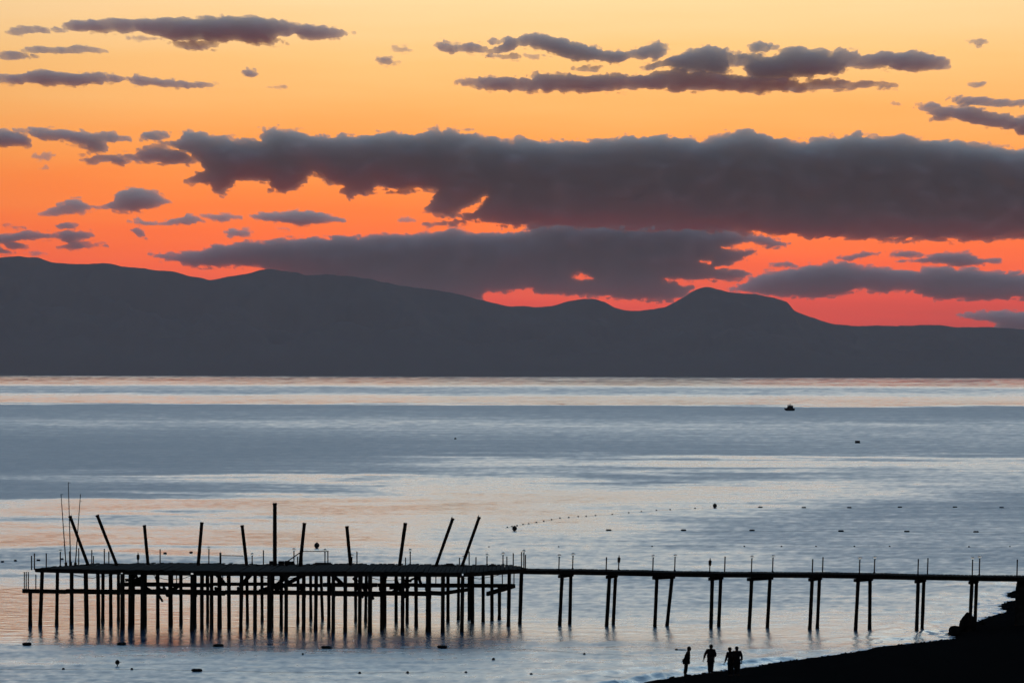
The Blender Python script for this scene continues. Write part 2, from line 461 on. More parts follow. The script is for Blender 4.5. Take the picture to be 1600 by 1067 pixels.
# ------------------------------------------------------------------ mountains across the bay
RIDGE = [(-900, 440), (-700, 415), (-500, 425), (-300, 408), (-150, 412), (-60, 405), (0, 403), (30, 401), (60, 403), (80, 410), (120, 413), (160, 412), (200, 417), (240, 421),
         (270, 424), (300, 432), (330, 437), (350, 434), (380, 427), (420, 421), (450, 424), (480, 430), (510, 429), (540, 430), (580, 437),
         (620, 446), (660, 450), (700, 457), (740, 464), (780, 476), (800, 479), (830, 481), (860, 480), (878, 474), (890, 470), (910, 467), (930, 467),
         (945, 471), (960, 480), (975, 484), (990, 485), (1010, 484), (1040, 480), (1060, 468), (1080, 456), (1100, 450), (1110, 449), (1130, 455),
         (1150, 459), (1180, 461), (1210, 466), (1230, 472), (1240, 485), (1260, 494), (1280, 501), (1300, 507), (1330, 509), (1360, 509),
         (1400, 509), (1440, 507), (1480, 509), (1520, 512), (1560, 513), (1600, 514), (1700, 510), (1850, 500), (2000, 512), (2200, 505), (2500, 520)]
RD = 33000.0
rp = [at_d(x, y, RD) for x, y in RIDGE]
rx_ = np.array([q.x for q in rp]); rz_ = np.array([q.z for q in rp])
mx = np.arange(rx_[0], rx_[-1], 22.0)
md = np.concatenate([np.linspace(29800, 32500, 28), np.linspace(32600, 33400, 9), np.linspace(33600, 37000, 16)])
MX, MY = np.meshgrid(mx, md)
prof = np.interp(MX, rx_, rz_) + 13 * fbm(MX / 300, MX * 0 + 3.3, 5, 81)
s = np.clip((MY - 29900) / (RD - 29900), 0, 1)
t2 = np.clip((MY - RD) / (37000 - RD), 0, 1)
shape = np.where(MY <= RD, s ** 0.85, 1 - 0.9 * t2 ** 1.2)
rel = np.abs(fbm(MX / 1500, MY / 1300, 5, 91))
gully = 1 - 0.55 * rel * np.clip(4 * s * (1 - s), 0, 1)
scale_y = MY / RD
MZ = np.minimum(prof * shape * gully, (prof - H) * np.minimum(scale_y, 1.0) + H + 1e9 * (MY >= RD)) - 6 * (1 - np.clip(s * 30, 0, 1))
MZ = np.where(MY > RD + 1, np.minimum(MZ, prof * shape), MZ)
mtn = link('mountains', np_mesh('mountains', np.stack([MX, MY, MZ], -1).reshape(-1, 3), grid_quads(*MX.shape)), M_MOUNT)
tag(mtn, 'long hazy mountain range across the bay', None, None, 'structure')

# ------------------------------------------------------------------ haze: one closed box of even air round the whole scene
TOPZ = float(max(MZ.max(), 60)) + 60
hx, hy0, hy1, hz0 = 39500.0, -260.0, 46000.0, -5.0
me = mesh('haze', [(-hx, hy0, hz0), (hx, hy0, hz0), (hx, hy1, hz0), (-hx, hy1, hz0), (-hx, hy0, TOPZ), (hx, hy0, TOPZ), (hx, hy1, TOPZ), (-hx, hy1, TOPZ)],
          [(0, 3, 2, 1), (4, 5, 6, 7), (0, 1, 5, 4), (1, 2, 6, 5), (2, 3, 7, 6), (3, 0, 4, 7)])
M_HAZE = bpy.data.materials.new('haze_air'); M_HAZE.use_nodes = True
t = M_HAZE.node_tree
for n_ in list(t.nodes): t.nodes.remove(n_)
o_ = t.nodes.new('ShaderNodeOutputMaterial'); v_ = t.nodes.new('ShaderNodeVolumePrincipled')
v_.inputs['Color'].default_value = (0.99, 0.82, 0.84, 1)
v_.inputs['Density'].default_value = 0.85e-5
v_.inputs['Anisotropy'].default_value = 0.0
t.links.new(v_.outputs[0], o_.inputs['Volume'])
haze = link('haze', me, M_HAZE)
tag(haze, 'thin evening haze over the bay', None, None, 'stuff')

# ------------------------------------------------------------------ clouds (closed lumpy volumes far beyond the mountains)
def cloud_mat(name, sigma, col):
    m = bpy.data.materials.new(name); m.use_nodes = True
    t = m.node_tree
    for n_ in list(t.nodes): t.nodes.remove(n_)
    o_ = t.nodes.new('ShaderNodeOutputMaterial'); v_ = t.nodes.new('ShaderNodeVolumePrincipled')
    v_.inputs['Color'].default_value = (*col, 1)
    v_.inputs['Density'].default_value = sigma
    v_.inputs['Anisotropy'].default_value = 0.2
    t.links.new(v_.outputs[0], o_.inputs['Volume'])
    return m
M_CLOUD = cloud_mat('evening_cloud', 0.0034, (0.84, 0.74, 0.68))
M_CLOUD_LOW = cloud_mat('dusk_tinted_low_cloud', 0.0034, (0.66, 0.51, 0.50))  # reddening of light over the long air path is painted into this cloud colour
def poly_sd(X, Y, poly):
    P = np.array(poly, float)
    best = np.full(X.shape, 1e9); ins = np.zeros(X.shape, bool)
    for i in range(len(P)):
        a, b = P[i], P[(i + 1) % len(P)]
        d = b - a; L2 = (d ** 2).sum() + 1e-9
        t = np.clip(((X - a[0]) * d[0] + (Y - a[1]) * d[1]) / L2, 0, 1)
        best = np.minimum(best, (X - a[0] - t * d[0]) ** 2 + (Y - a[1] - t * d[1]) ** 2)
        c = (a[1] > Y) != (b[1] > Y)
        xi = a[0] + (Y - a[1]) / (b[1] - a[1] + 1e-12) * (b[0] - a[0])
        ins ^= c & (X < xi)
    best = np.sqrt(best)
    return np.where(ins, best, -best)
CLOUDN = [0]
def cloud(label, dist, polys, holes=(), rough=4.0, soft=6.5, thick=1500.0, cell=1.9):
    CLOUDN[0] += 1
    seed = 100 + CLOUDN[0] * 13
    A = np.vstack([np.array(q, float) for q in polys])
    x0, y0 = A.min(0) - 12; x1, y1 = A.max(0) + 12
    xs = np.arange(x0, x1 + cell, cell); ys = np.arange(y0, y1 + cell, cell)
    X, Y = np.meshgrid(xs, ys)
    wxx = X + 2.2 * fbm(X / 14, Y / 9, 3, seed); wyy = Y + 1.6 * fbm(X / 14, Y / 9, 3, seed + 5)
    sdv = np.full(X.shape, -1e9)
    for q in polys: sdv = np.maximum(sdv, poly_sd(wxx, wyy, q))
    for q in holes: sdv = np.minimum(sdv, -poly_sd(wxx, wyy, q))
    body = np.clip(sdv / 10, 0, 1)
    nse = fbm(X / 25, Y / 8.5, 6, seed + 9, 0.66)
    sdv = sdv + 1.25 * rough * nse * (0.55 + 0.45 * (1 - body)) + 1.5 * fbm(X / 7, Y / 4, 3, seed + 15) * (1 - 0.8 * body) + 0.9
    tk = np.where(sdv > 0, (1 - np.exp(-np.maximum(sdv, 0) / soft)) * (0.95 + 0.07 * fbm(X / 60, Y / 30, 3, seed + 21)), 0)
    skirt = sdv + 4.0 * fbm(X / 34, Y / 5.0, 5, seed + 41, 0.6) + 0.6
    tk = tk + 0.13 * np.clip(skirt / 4.0, 0, 1) * np.clip((sdv + 9) / 6, 0, 1)
    tk = np.clip(tk, 0, 1.2) * thick
    inside = tk > 0.004 * thick
    tk = np.where(inside, tk, 0)
    # cells with at least one inside corner; outside corners carry zero thickness and are nudged to the outline
    nr, nc = X.shape
    i = np.arange(nr * nc).reshape(nr, nc)
    cells = np.stack([i[:-1, :-1], i[:-1, 1:], i[1:, 1:], i[1:, :-1]], -1).reshape(-1, 4)
    cells = cells[inside.ravel()[cells].any(1)]
    used, inv = np.unique(cells, return_inverse=True)
    inv = inv.reshape(-1, 4)
    Xf, Yf = X.ravel()[used], Y.ravel()[used]
    a = Xf - CX; b = CY - Yf
    u = (a * math.cos(ROLL) - b * math.sin(ROLL)) / F; v = (a * math.sin(ROLL) + b * math.cos(ROLL)) / F
    tkf = tk.ravel()[used]
    wob = 260 * fbm(Xf / 50, Yf / 30, 3, seed + 33)
    base = np.stack([u * dist, np.full_like(u, dist), H + v * dist], -1)
    base[:, 1] += wob
    front = base.copy(); front[:, 1] -= tkf * 0.55
    back = base.copy(); back[:, 1] += tkf * 0.45
    edge = tkf <= 0
    # stitch: edge vertices are shared by both shells
    bi = np.arange(len(used)) + len(used)
    bi[edge] = np.arange(len(used))[edge]
    f_front = inv[:, ::-1]
    f_back = bi[inv]
    verts = np.vstack([front, back])
    quads = np.vstack([f_front, f_back])
    uu, ii = np.unique(quads, return_inverse=True)
    c0 = verts[uu].mean(0)
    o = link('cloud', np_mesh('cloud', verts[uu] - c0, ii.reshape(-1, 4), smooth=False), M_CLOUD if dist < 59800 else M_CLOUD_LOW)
    o.location = c0
    tag(o, label, 'cloud', 'evening clouds over the mountains')
    return o

cloud('large dark grey cloud bank stretching from left of centre to the right edge', 55000, [
    [(245,222),(255,220),(272,224),(290,217),(278,208),(300,204),(312,211),(325,210),(345,216),(352,214),(362,218),(400,221),(408,219),(411,203),(425,201),(440,206),(455,204),(480,210),(515,216),(535,214),(555,216),(575,211),(620,208),(650,211),(665,209),(670,203),(690,206),(698,203),(715,206),(740,211),(765,212),(785,219),(800,222),(805,216),(830,217),(870,222),(890,224),(920,220),(960,218),(975,214),(1000,217),(1015,213),(1035,212),(1045,218),(1055,213),(1075,215),(1095,221),(1108,222),(1112,214),(1130,211),(1145,208),(1160,203),(1180,207),(1195,213),(1215,218),(1240,222),(1262,224),(1270,216),(1310,215),(1320,213),(1340,210),(1360,214),(1390,214),(1405,211),(1420,217),(1445,221),(1490,219),(1510,224),(1550,229),(1600,234),(1680,240),(1900,246),
     (1900,375),(1650,372),(1600,371),(1580,370),(1565,373),(1545,376),(1500,375),(1450,375),(1350,373),(1300,372),(1250,368),(1200,365),(1150,362),(1090,360),(1000,358),(900,355),(830,354),(800,353),(780,352),(772,346),(740,344),(690,338),(668,334),(665,323),(675,315),(682,300),(660,297),(630,299),(600,295),(590,289),(585,297),(580,301),(568,304),(560,302),(545,309),(535,302),(537,290),(520,288),(507,286),(504,275),(490,270),(475,285),(460,298),(445,302),(420,297),(425,287),(415,283),(395,282),(370,285),(360,295),(345,306),(337,297),(330,287),(300,289),(292,285),(305,275),(320,262),(310,256),(290,250),(300,243),(285,238),(265,228),(250,226)],
    [(-250,200),(-60,203),(0,202),(20,202),(35,207),(48,220),(50,228),(40,231),(20,226),(0,230),(-80,232),(-250,228)],
    [(25,205),(60,203),(70,200),(90,202),(108,201),(125,207),(150,210),(180,210),(200,216),(195,221),(162,220),(160,240),(140,238),(138,232),(110,222),(85,219),(60,214),(45,212)],
    [(218,211),(240,208),(262,206),(263,215),(240,219),(222,217)],
    [(125,249),(140,246),(170,243),(210,242),(235,232),(250,227),(270,231),(290,240),(305,248),(290,254),(250,255),(220,252),(190,253),(140,256)],
    [(662,349),(700,345),(740,343),(745,347),(700,351),(665,352)]],
    holes=[[(708,331),(730,325),(745,315),(758,310),(752,322),(738,331),(722,335)], [(1000,2000),(1001,2000),(1000,2001)]], rough=4.5)
cloud('broad reddish grey cloud bank tapering left, low behind the mountains', 63000, [
    [(236,398),(250,397),(270,399),(300,393),(330,387),(365,380),(400,378),(450,374),(500,371),(530,369),(560,370),(590,366),(620,366),(660,365),(690,362),(703,357),(720,360),(745,365),(780,362),(818,362),(832,352),(860,345),(1000,345),(1120,350),(1160,364),(1185,369),(1235,381),(1225,384),(1195,385),(1172,379),(1150,383),(1128,387),(1150,391),(1185,391),(1165,403),(1150,410),(1118,419),(1150,420),(1172,428),(1160,437),(1130,437),(1080,438),(1033,437),(1060,443),(1085,450),(1070,465),(1050,470),(1000,468),(950,464),(900,462),(840,459),(820,449),(800,456),(760,456),(755,470),(700,475),(600,470),(500,450),(450,430),(415,421),(400,417),(370,415),(330,417),(300,416),(270,408),(250,403)]],
    holes=[[(893,433),(905,428),(924,434),(905,438)], [(1095,410),(1110,407),(1109,413)]], rough=3.6)
cloud('low purple cloud bank at right, just above the mountain shoulder', 66000, [
    [(1150,450),(1170,435),(1200,424),(1240,420),(1270,415),(1300,409),(1320,411),(1345,415),(1380,420),(1410,421),(1435,425),(1445,418),(1465,416),(1490,421),(1510,419),(1550,424),(1600,427),(1900,430),(1900,475),(1650,470),(1600,468),(1560,467),(1530,470),(1500,468),(1470,467),(1440,463),(1425,453),(1400,453),(1385,459),(1365,456),(1350,450),(1330,455),(1310,463),(1280,464),(1250,464),(1230,465),(1200,462),(1170,458),(1140,455)]], rough=3.6)
cloud('thin dark cloud lying on the horizon at the right edge', 68000, [[(1495,492),(1520,488),(1555,485),(1600,489),(1900,488),(1900,530),(1540,530),(1560,505),(1530,500),(1510,494)]], rough=3)
cloud('long dark lens-shaped cloud at the top left', 50000, [
    [(102,44),(115,36),(150,34),(200,33),(250,31),(300,31),(340,28),(400,28),(435,34),(470,41),(510,43),(535,49),(553,55),(530,58),(500,60),(470,61),(466,55),(432,55),(424,62),(450,69),(400,68),(370,64),(330,64),(300,63),(270,62),(250,58),(215,50),(180,49),(140,51),(110,48)],
    [(265,66),(300,64),(335,66),(345,69),(320,75),(290,75),(275,71)]], rough=3.2)
cloud('short dark streak left of the long lens-shaped cloud', 50500, [[(8,50),(30,46),(60,47),(104,47),(95,50),(60,51),(25,53)]], rough=2.0, soft=4)
cloud('small wedge-shaped cloud near the top of the left edge', 51000, [[(0,89),(15,80),(40,85),(60,88),(40,90.5),(5,92)]], rough=2, soft=4)
cloud('faint streak of cloud right of the small wedge', 51200, [[(36,80),(60,76),(100,76),(120,71),(140,75),(167,81),(130,82),(90,82),(50,83)]], rough=2.4, soft=8)
cloud('lumpy dark cloud on the left edge above the big bank', 51500, [[(-250,118),(-80,112),(0,119),(30,118),(60,113),(80,110),(95,113),(115,116),(150,114),(175,119),(206,124),(185,128),(150,130),(120,135),(100,132),(70,135),(40,130),(0,130),(-80,130),(-250,130)]], rough=3)
cloud('thin ragged cloud trailing right from the lumpy left cloud', 51800, [[(206,128),(215,122),(240,123),(250,128),(262,125),(285,127),(300,133),(342,134),(342,136.5),(290,136),(255,135),(225,133)]], rough=2.6, soft=5)
cloud('tiny round puff alone left of centre in the upper sky', 52000, [[(378,112),(386,108),(397,110),(399,115),(390,119),(382,116)]], rough=2.4, soft=6)
cloud('tiny slanted wisp left of the ragged upper cloud', 52000, [[(583,93),(600,92),(612,94),(624,101),(605,103),(592,98)]], rough=2.4, soft=7)
cloud('wide ragged cloud with a flat lower bar, upper right of centre', 49500, [
    [(677,70),(690,66),(712,71),(735,70),(770,75),(785,73),(785,67),(750,63),(790,61),(815,62),(830,56),(850,55),(872,58),(890,66),(925,74),(955,82),(985,82),(1000,75),(1020,68),(1045,70),(1040,80),(1030,92),(1005,90),(990,88),(970,98),(945,97),(920,95),(890,94),(870,85),(850,78),(830,75),(810,70),(800,80),(770,82),(735,81),(710,82),(690,77)],
    [(1002,106),(1035,95),(1050,90),(1075,82),(1105,75),(1130,80),(1145,86),(1165,83),(1185,90),(1205,88),(1225,80),(1250,77),(1265,80),(1285,78),(1295,88),(1305,80),(1330,82),(1345,88),(1375,84),(1400,86),(1427,80),(1450,86),(1475,97),(1486,104),(1470,108),(1430,111),(1390,107),(1340,104),(1310,100),(1330,108),(1305,112),(1310,118),(1280,116),(1265,121),(1230,119),(1245,126),(1180,128),(1168,118),(1164,105),(1150,100),(1137,98),(1136,108),(1142,113),(1130,116),(1090,114),(1050,108),(1030,106)],
    [(714,127),(740,123),(780,122),(830,123),(840,115),(865,118),(900,120),(940,117),(980,121),(1010,118),(1025,113),(1060,110),(1100,114),(1150,120),(1200,124),(1250,128),(1300,126),(1350,130),(1405,132),(1400,136),(1350,138),(1290,139),(1230,143),(1170,143),(1100,140),(1020,139),(950,142),(880,142),(780,142),(750,137),(725,131)],
    [(1167,74),(1185,66),(1200,72),(1218,72),(1200,81),(1175,80)],
    [(895,108),(910,105),(940,107),(935,111),(905,111)], [(780,86),(800,85),(812,89),(800,92)]], rough=3.4)
cloud('thin flat streak high on the right edge', 50800, [[(1476,157),(1490,153),(1520,154),(1560,159),(1900,158),(1900,166),(1600,165),(1540,165),(1500,163)]], rough=2.2, soft=4)
cloud('ragged slanting cloud under the flat streak on the right edge', 51400, [[(1432,165),(1455,160),(1470,168),(1490,170),(1510,165),(1535,173),(1560,180),(1590,182),(1620,180),(1700,185),(1900,190),(1900,207),(1650,208),(1595,210),(1585,202),(1560,200),(1530,195),(1510,190),(1480,184),(1475,191),(1452,190),(1450,185),(1465,180),(1445,172)]], rough=3)
cloud('tiny wisp alone near the top right corner', 51000, [[(1511,67),(1525,64),(1544,67),(1530,71)]], rough=2, soft=6)
cloud('tiny wisp above the flat streak at the right edge', 51000, [[(1512,133),(1528,130),(1540,132),(1532,136)]], rough=2, soft=6)
cloud('pair of joined dark puffs in the orange sky at left', 57000, [
    [(62,336),(85,326),(105,318),(108,310),(125,312),(135,320),(152,324),(180,316),(183,304),(195,297),(220,294),(235,298),(250,303),(255,310),(267,316),(250,321),(225,330),(190,330),(158,326),(145,327),(120,333),(90,336)]], rough=2.8)
cloud('long thin wavy cloud below the pair of joined puffs', 58000, [
    [(203,346),(215,343),(240,350),(265,345),(290,340),(295,334),(310,340),(320,347),(290,350),(255,353),(225,351)], [(315,336),(330,337),(360,334),(378,341),(350,344),(325,341)]], rough=2.2, soft=5)
cloud('dark spindle-shaped cloud under the ragged left end of the bank', 58500, [[(388,338),(410,334),(440,334),(450,330),(462,327),(475,331),(500,333),(520,338),(537,344),(515,347),(495,350),(480,352),(465,353),(450,349),(430,347),(410,345)]], rough=2.6, soft=5)
cloud('small oval cloud below the dark spindle-shaped cloud', 59000, [[(352,363),(365,359),(385,360),(397,366),(380,371),(360,369)]], rough=2.2, soft=5)
cloud('ragged red-edged cloud low on the left edge above the ridge', 60000, [
    [(-250,365),(0,368),(30,363),(60,363),(90,366),(105,360),(125,363),(142,362),(143,369),(130,373),(112,377),(135,380),(167,384),(140,386),(110,390),(93,387),(112,380),(95,374),(60,373),(30,376),(0,380),(-250,380)],
    [(12,383),(28,376),(43,386),(30,390),(15,389)], [(-250,385),(0,384),(22,395),(0,396),(-250,398)]], rough=2.6, soft=6)
cloud('small flat cloud above the ragged red-edged cloud at left', 60500, [[(86,353),(105,350),(123,352),(118,357),(92,357)]], rough=2, soft=5)
cloud('small comma-shaped cloud between the wavy cloud and the ridge', 60500, [[(209,361),(217,355),(223,362),(231,374),(215,367)]], rough=2, soft=5)
cloud('two small dark puffs beside each other in the red gap at right', 64000, [
    [(1308,402),(1330,400),(1350,394),(1383,395),(1370,399),(1340,404),(1325,407)], [(1388,397),(1410,392),(1435,394),(1450,399),(1420,402),(1395,401)]], rough=2, soft=5)
cloud('dark flat-bottomed cloud in the orange gap at right', 64500, [[(1402,409),(1440,405),(1460,397),(1490,394),(1510,395),(1525,402),(1562,405),(1558,411),(1530,413),(1500,417),(1480,413),(1450,410)]], rough=2.4, soft=5)
cloud('faint small streak above the low purple bank', 65000, [[(1203,415),(1230,411),(1247,416),(1215,418)]], rough=2, soft=6)
for lab, dd, poly in (('small torn scrap of cloud under the left tail of the bank', 57500, [[(47,245),(56,240),(62,244),(68,237),(88,243),(80,248),(55,249)]]), ('tiniest dot of cloud below the small torn scrap at left', 57500, [[(62,264),(70,259),(75,263),(67,266)]]),
        ('faint wisp just below the lens-shaped cloud at the top left', 50600, [[(196,60),(225,58),(252,62),(228,65)]]),
        ('faint short wisp right of the thin ragged cloud', 52200, [[(420,137),(435,134),(450,137),(436,139)]]),
        ('small faint puff left of the ragged upper cloud', 52300, [[(612,77),(628,74),(642,78),(626,81)]]),
        ('faint left wisp under the left end of the ragged upper cloud', 50200, [[(752,86),(770,84),(783,87),(768,89)]]), ('faint right wisp under the left end of the ragged upper cloud', 50200, [[(820,86),(840,85),(858,91),(838,92)]]),
        ('tiny scrap left of the slanting cloud at the right edge', 52500, [[(1394,163),(1402,161),(1408,164),(1400,167)]]),
        ('faint scrap of cloud in the orange gap left of the hooked bank end', 59500, [[(622,344),(634,340),(650,345),(636,348)]]), ('faint speck of cloud just below the dark spindle-shaped cloud', 59500, [[(432,356),(444,354),(452,358),(440,360)]]),
        ('faint reddish streak above the ridge at the far left', 60800, [[(5,352),(25,353),(45,357),(22,357)]]), ('faint scrap of cloud touching the ridge at the far left', 60800, [[(42,396),(58,392),(72,396),(56,399)]])):
    cloud(lab, dd, poly, rough=2.2, soft=6, thick=700)
#PART2
# ------------------------------------------------------------------ pier head platform
def X_at(x, d, y=900): return at_d(x, y, d).x
def deck_z(d): return 4.20 - 0.20 * (d - 214.0) / 12.0
DECK = [(X_at(x_, d_), d_) for x_, d_ in ((55, 218.8), (190, 215.7), (300, 214.4), (724, 213.7), (744, 214.8), (818, 219.4), (818, 222.4), (790, 226.0), (150, 226.5))]
DECK_X1 = DECK[5][0]
def deck_range(x):
    ys = []
    for a, b in zip(DECK, DECK[1:] + DECK[:1]):
        if (a[0] - x) * (b[0] - x) < 0:
            ys.append(a[1] + (x - a[0]) / (b[0] - a[0]) * (b[1] - a[1]))
    return (min(ys), max(ys)) if len(ys) > 1 else (None, None)
plat = empty('pier_platform', (X_at(430, 221), 221, 0))
tag(plat, 'derelict two-level timber pier platform standing on many piles, left of the walkway', 'pier')
def unit_box(name, bev=0.0):
    m = MB(); m.beam((0, -0.5, 0.5), (0, 0.5, 0.5), 1, 1)
    return mesh(name, m.v, m.f)
PLANK_ME = unit_box('plank'); PLANK_ME.materials.append(M_PLANK)
def plank(parent, c, w, ln, th, rz=0.0, rx=0.0, ry=0.0):
    o = link('plank', PLANK_ME, None, parent)
    o.location = c; o.scale = (w, ln, th); o.rotation_euler = (rx, ry, rz)
    return o
x = DECK[0][0] + 0.16
while x < DECK_X1 - 0.05:
    a, b = deck_range(x)
    if a is not None and b - a > 0.5:
        a += random.uniform(-0.10, 0.04); b += random.uniform(-0.15, 0.15)
        gone = random.random()
        if gone < 0.10:                              # broken boards stop short
            b -= random.uniform(1, min(4, (b - a) * 0.5))
        c = (a + b) / 2
        plank(plat, (x, c, deck_z(c) - 0.03 + random.uniform(-0.012, 0.035) + 0.03 * math.sin(x * 0.45)), 0.27, b - a, 0.06, random.uniform(-0.004, 0.004), -math.atan(0.2 / 12) + random.uniform(-0.002, 0.002), random.uniform(-0.03, 0.03))
    x += 0.30
# edge beams and joists under the boards
def edge_beam(name, p, q, w, h, dz, parent=plat, mat=M_WOOD):
    return MB().beam((p[0], p[1], deck_z(p[1]) - dz), (q[0], q[1], deck_z(q[1]) - dz), w, h).build(name, mat, parent)
for a, b in zip(DECK, DECK[1:] + DECK[:1]):
    d = Vector((b[0] - a[0], b[1] - a[1])); e = d.normalized() * 0.11
    edge_beam('edge_beam', (a[0] + e.x, a[1] + e.y), (b[0] - e.x, b[1] - e.y), 0.18, 0.26, 0.067)
for k, yy in enumerate((217.6, 220.4, 223.4)):
    xa, xb = [(DECK[1][0] - 3, DECK_X1 - 2.0), (DECK[0][0] + 1.2, DECK_X1 - 0.4), (DECK[0][0] + 3.2, DECK_X1 - 1.0)][k]
    edge_beam('joist', (xa, yy), (xb, yy), 0.16, 0.22, 0.068)
# lower level: near and far longitudinal beams with cross beams
def P(x, d, z): return Vector((X_at(x, d, 915), d, z))
def lower(name, x0, d0, z0, x1, d1, z1, w, h):
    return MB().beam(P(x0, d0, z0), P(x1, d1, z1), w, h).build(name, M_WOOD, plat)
def near_line(x): return (np.interp(x, [36, 190, 300, 700], [219.6, 216.1, 214.8, 214.2]), np.interp(x, [36, 190, 300, 700], [2.56, 2.78, 2.86, 2.84]))
segs = [36, 104, 132, 190, 300, 352, 418, 520, 600, 672, 692]
for a, b in zip(segs, segs[1:]):
    (da, za), (db, zb) = near_line(a), near_line(b - 0.4)
    lower('lower_beam', a, da, za + random.uniform(-0.03, 0.03), b - 0.4, db, zb + random.uniform(-0.06, 0.04), 0.24, 0.32 + random.uniform(-0.03, 0.06))
segs = [188, 262, 330, 420, 505, 590, 650, 735, 803]
for a, b in zip(segs, segs[1:]):
    z = 2.63 + random.uniform(-0.02, 0.02)
    lower('lower_beam', a, 225.4, z, b - 0.4, 225.3, z + random.uniform(-0.05, 0.04), 0.22, 0.27 + random.uniform(-0.02, 0.04))
for xa in (192, 262, 306, 343, 378, 424, 476, 522, 566, 600, 634, 672):
    da, za = near_line(xa)
    lower('cross_beam', xa, da + 0.14, za - 0.30 + random.uniform(-0.02, 0.02), xa - 6, 225.15, 2.36 + random.uniform(-0.02, 0.02), 0.20, 0.22)
lower('cross_beam', 803, 225.05, 2.62, 762, 219.3, 2.45, 0.22, 0.30)
lower('cross_beam', 692, 214.5, 2.8, 735, 225.0, 2.36, 0.2, 0.26)
# slack braces and hanging boards between the two levels
for (xa, da, za, xb, db, zb) in ((428, 218, 2.75, 470, 218, 3.75), (520, 219, 3.8, 542, 219, 2.9), (392, 220, 3.8, 372, 220, 2.8), (340, 219, 3.78, 352, 219.4, 3.1), (420, 219.6, 2.6, 452, 219.6, 3.8),
                                (268, 221, 2.5, 278, 221, 2.85), (608, 223, 2.6, 640, 223, 2.72), (404, 217.5, 2.7, 430, 217.5, 3.1)):
    MB().beam(P(xa, da, za), P(xb, db, zb), 0.10, 0.28).build('brace', M_WOOD, plat)
for xa in (214, 226, 270, 276, 318, 322, 344, 348, 424, 428, 502, 558, 566, 574, 657, 681, 785, 803):
    d = 225.3
    MB().tube([P(xa, d, 2.6), P(xa + random.uniform(-0.6, 0.6), d, 3.72)], 0.04, 6).build('handrail_post', M_METAL, plat)
for xa, yt in ((38, 893), (41, 893), (44.3, 893), (56, 897)):
    d_, z_ = near_line(xa); q = at_d(xa, yt, d_)
    MB().tube([P(xa, d_, z_ - .05), q], 0.04, 6).build('handrail_post', M_METAL, plat)

for k in range(26):                                  # broken boards and offcuts caught in the framing
    xa = random.uniform(195, 690); dd = random.uniform(215.5, 224.5)
    z0 = random.uniform(2.5, 3.75); ln = random.uniform(0.4, 1.5); an = random.choice((0.1, -0.15, 0.5, -0.6, 1.2, -1.1)) + random.uniform(-.15, .15)
    p0 = P(xa, dd, z0); p1 = p0 + Vector((math.cos(an) * ln, random.uniform(-.3, .3), math.sin(an) * ln))
    p1.z = min(p1.z, 3.85)
    MB().beam(p0, p1, random.uniform(0.05, 0.16), random.uniform(0.10, 0.24)).build('broken_board', M_WOOD, plat)
for xa, xb, dd, zz in ((240, 300, 215.6, 3.8), (402, 470, 215, 3.85), (575, 640, 214.6, 3.82), (700, 780, 218, 3.75), (110, 180, 218, 3.75)):   # slack cables
    pts = [P(xa + (xb - xa) * t, dd, zz - 2.6 * t * (1 - t) * random.uniform(0.75, 1.0) * 0.5) for t in np.linspace(0, 1, 9)]
    MB().tube(pts, 0.022, 5).build('cable', M_METAL, plat)
# piles: photo x at top and waterline, waterline row, width in pixels, carries ('t' top deck, 'l' lower beam)
PILES = [(47.3,47.3,976.5,6,'l'),(66,62.7,976.5,6,'t'),(89.8,88.5,975.5,5.6,'t'),(112,112,974.5,6,'t'),(134,135.3,978,7,'t'),(153,154,980.5,6,'t'),
 (161,160.6,971,5.5,'t'),(172.7,173.2,976,5.8,'t'),(185,185,970,5,'t'),(191.5,191.5,983,7,'t'),(203.5,202.6,982,5.5,'t'),(208.6,207.4,978,5.5,'t'),(222.4,222.4,983,6,'t'),(227.0,226.8,977,5.5,'t'),
 (246.4,246.6,979,5.8,'t'),(266.2,266.6,976,7,'t'),(282.6,282.8,973.5,5.5,'t'),(300.6,300,985,6.2,'t'),(304.6,304.4,978,5.5,'t'),(315.4,315.4,982.5,6,'t'),(324.4,324.4,971,5,'t'),(330.7,330.7,978,6,'t'),
 (342.8,343.2,978,7,'t'),(357.4,358,980,6,'t'),(377.7,376.1,985,6,'t'),(385.6,386.7,972,5,'t'),(398.6,398.4,983.6,6,'t'),(409.2,409.6,969,5,'t'),(420.4,420.4,987,6.2,'t'),(424.8,424.6,979,5.6,'t'),
 (439.5,439.5,977,5.5,'t'),(447.4,447,986,6,'t'),(465.8,465.4,972,5,'t'),(474.8,474.4,982.5,6,'t'),(485.2,485.8,967.5,5,'t'),(494.2,493.1,982.6,6,'t'),(501.3,503.9,966.5,5,'t'),(513.8,513.8,980,5.5,'t'),
 (521.1,520.7,988,6,'t'),(539.6,539.4,987,6.2,'t'),(555.6,555.8,969.6,5,'t'),(562.7,562,988,6,'t'),(572.4,571.3,969.6,5,'t'),(578.4,578,987,7,'t'),(596.6,597.0,984.7,6.4,'t'),(601.2,601.2,977,5.6,'t'),
 (619,619,971.8,5.5,'t'),(629.5,628.9,987,6,'t'),(636.4,636.2,972,5.5,'t'),(650,650.4,977,6,'t'),(669.8,669.4,987.3,8.5,'t'),(692.2,691.8,988,6.5,'t'),(700,700,971.5,5.5,'t'),(716.7,716.1,968,5,'t'),
 (723.1,721.7,987,6,'t'),(733,733,968,5,'t'),(738.2,738.2,973.5,6,'t'),(755,755,971.5,5.5,'t'),(768.7,768.7,970,5.5,'t'),(780.4,780.4,967.5,5.5,'l'),(795.9,794.5,977.6,6,'t'),(814.9,812.4,974.5,6,'t')]
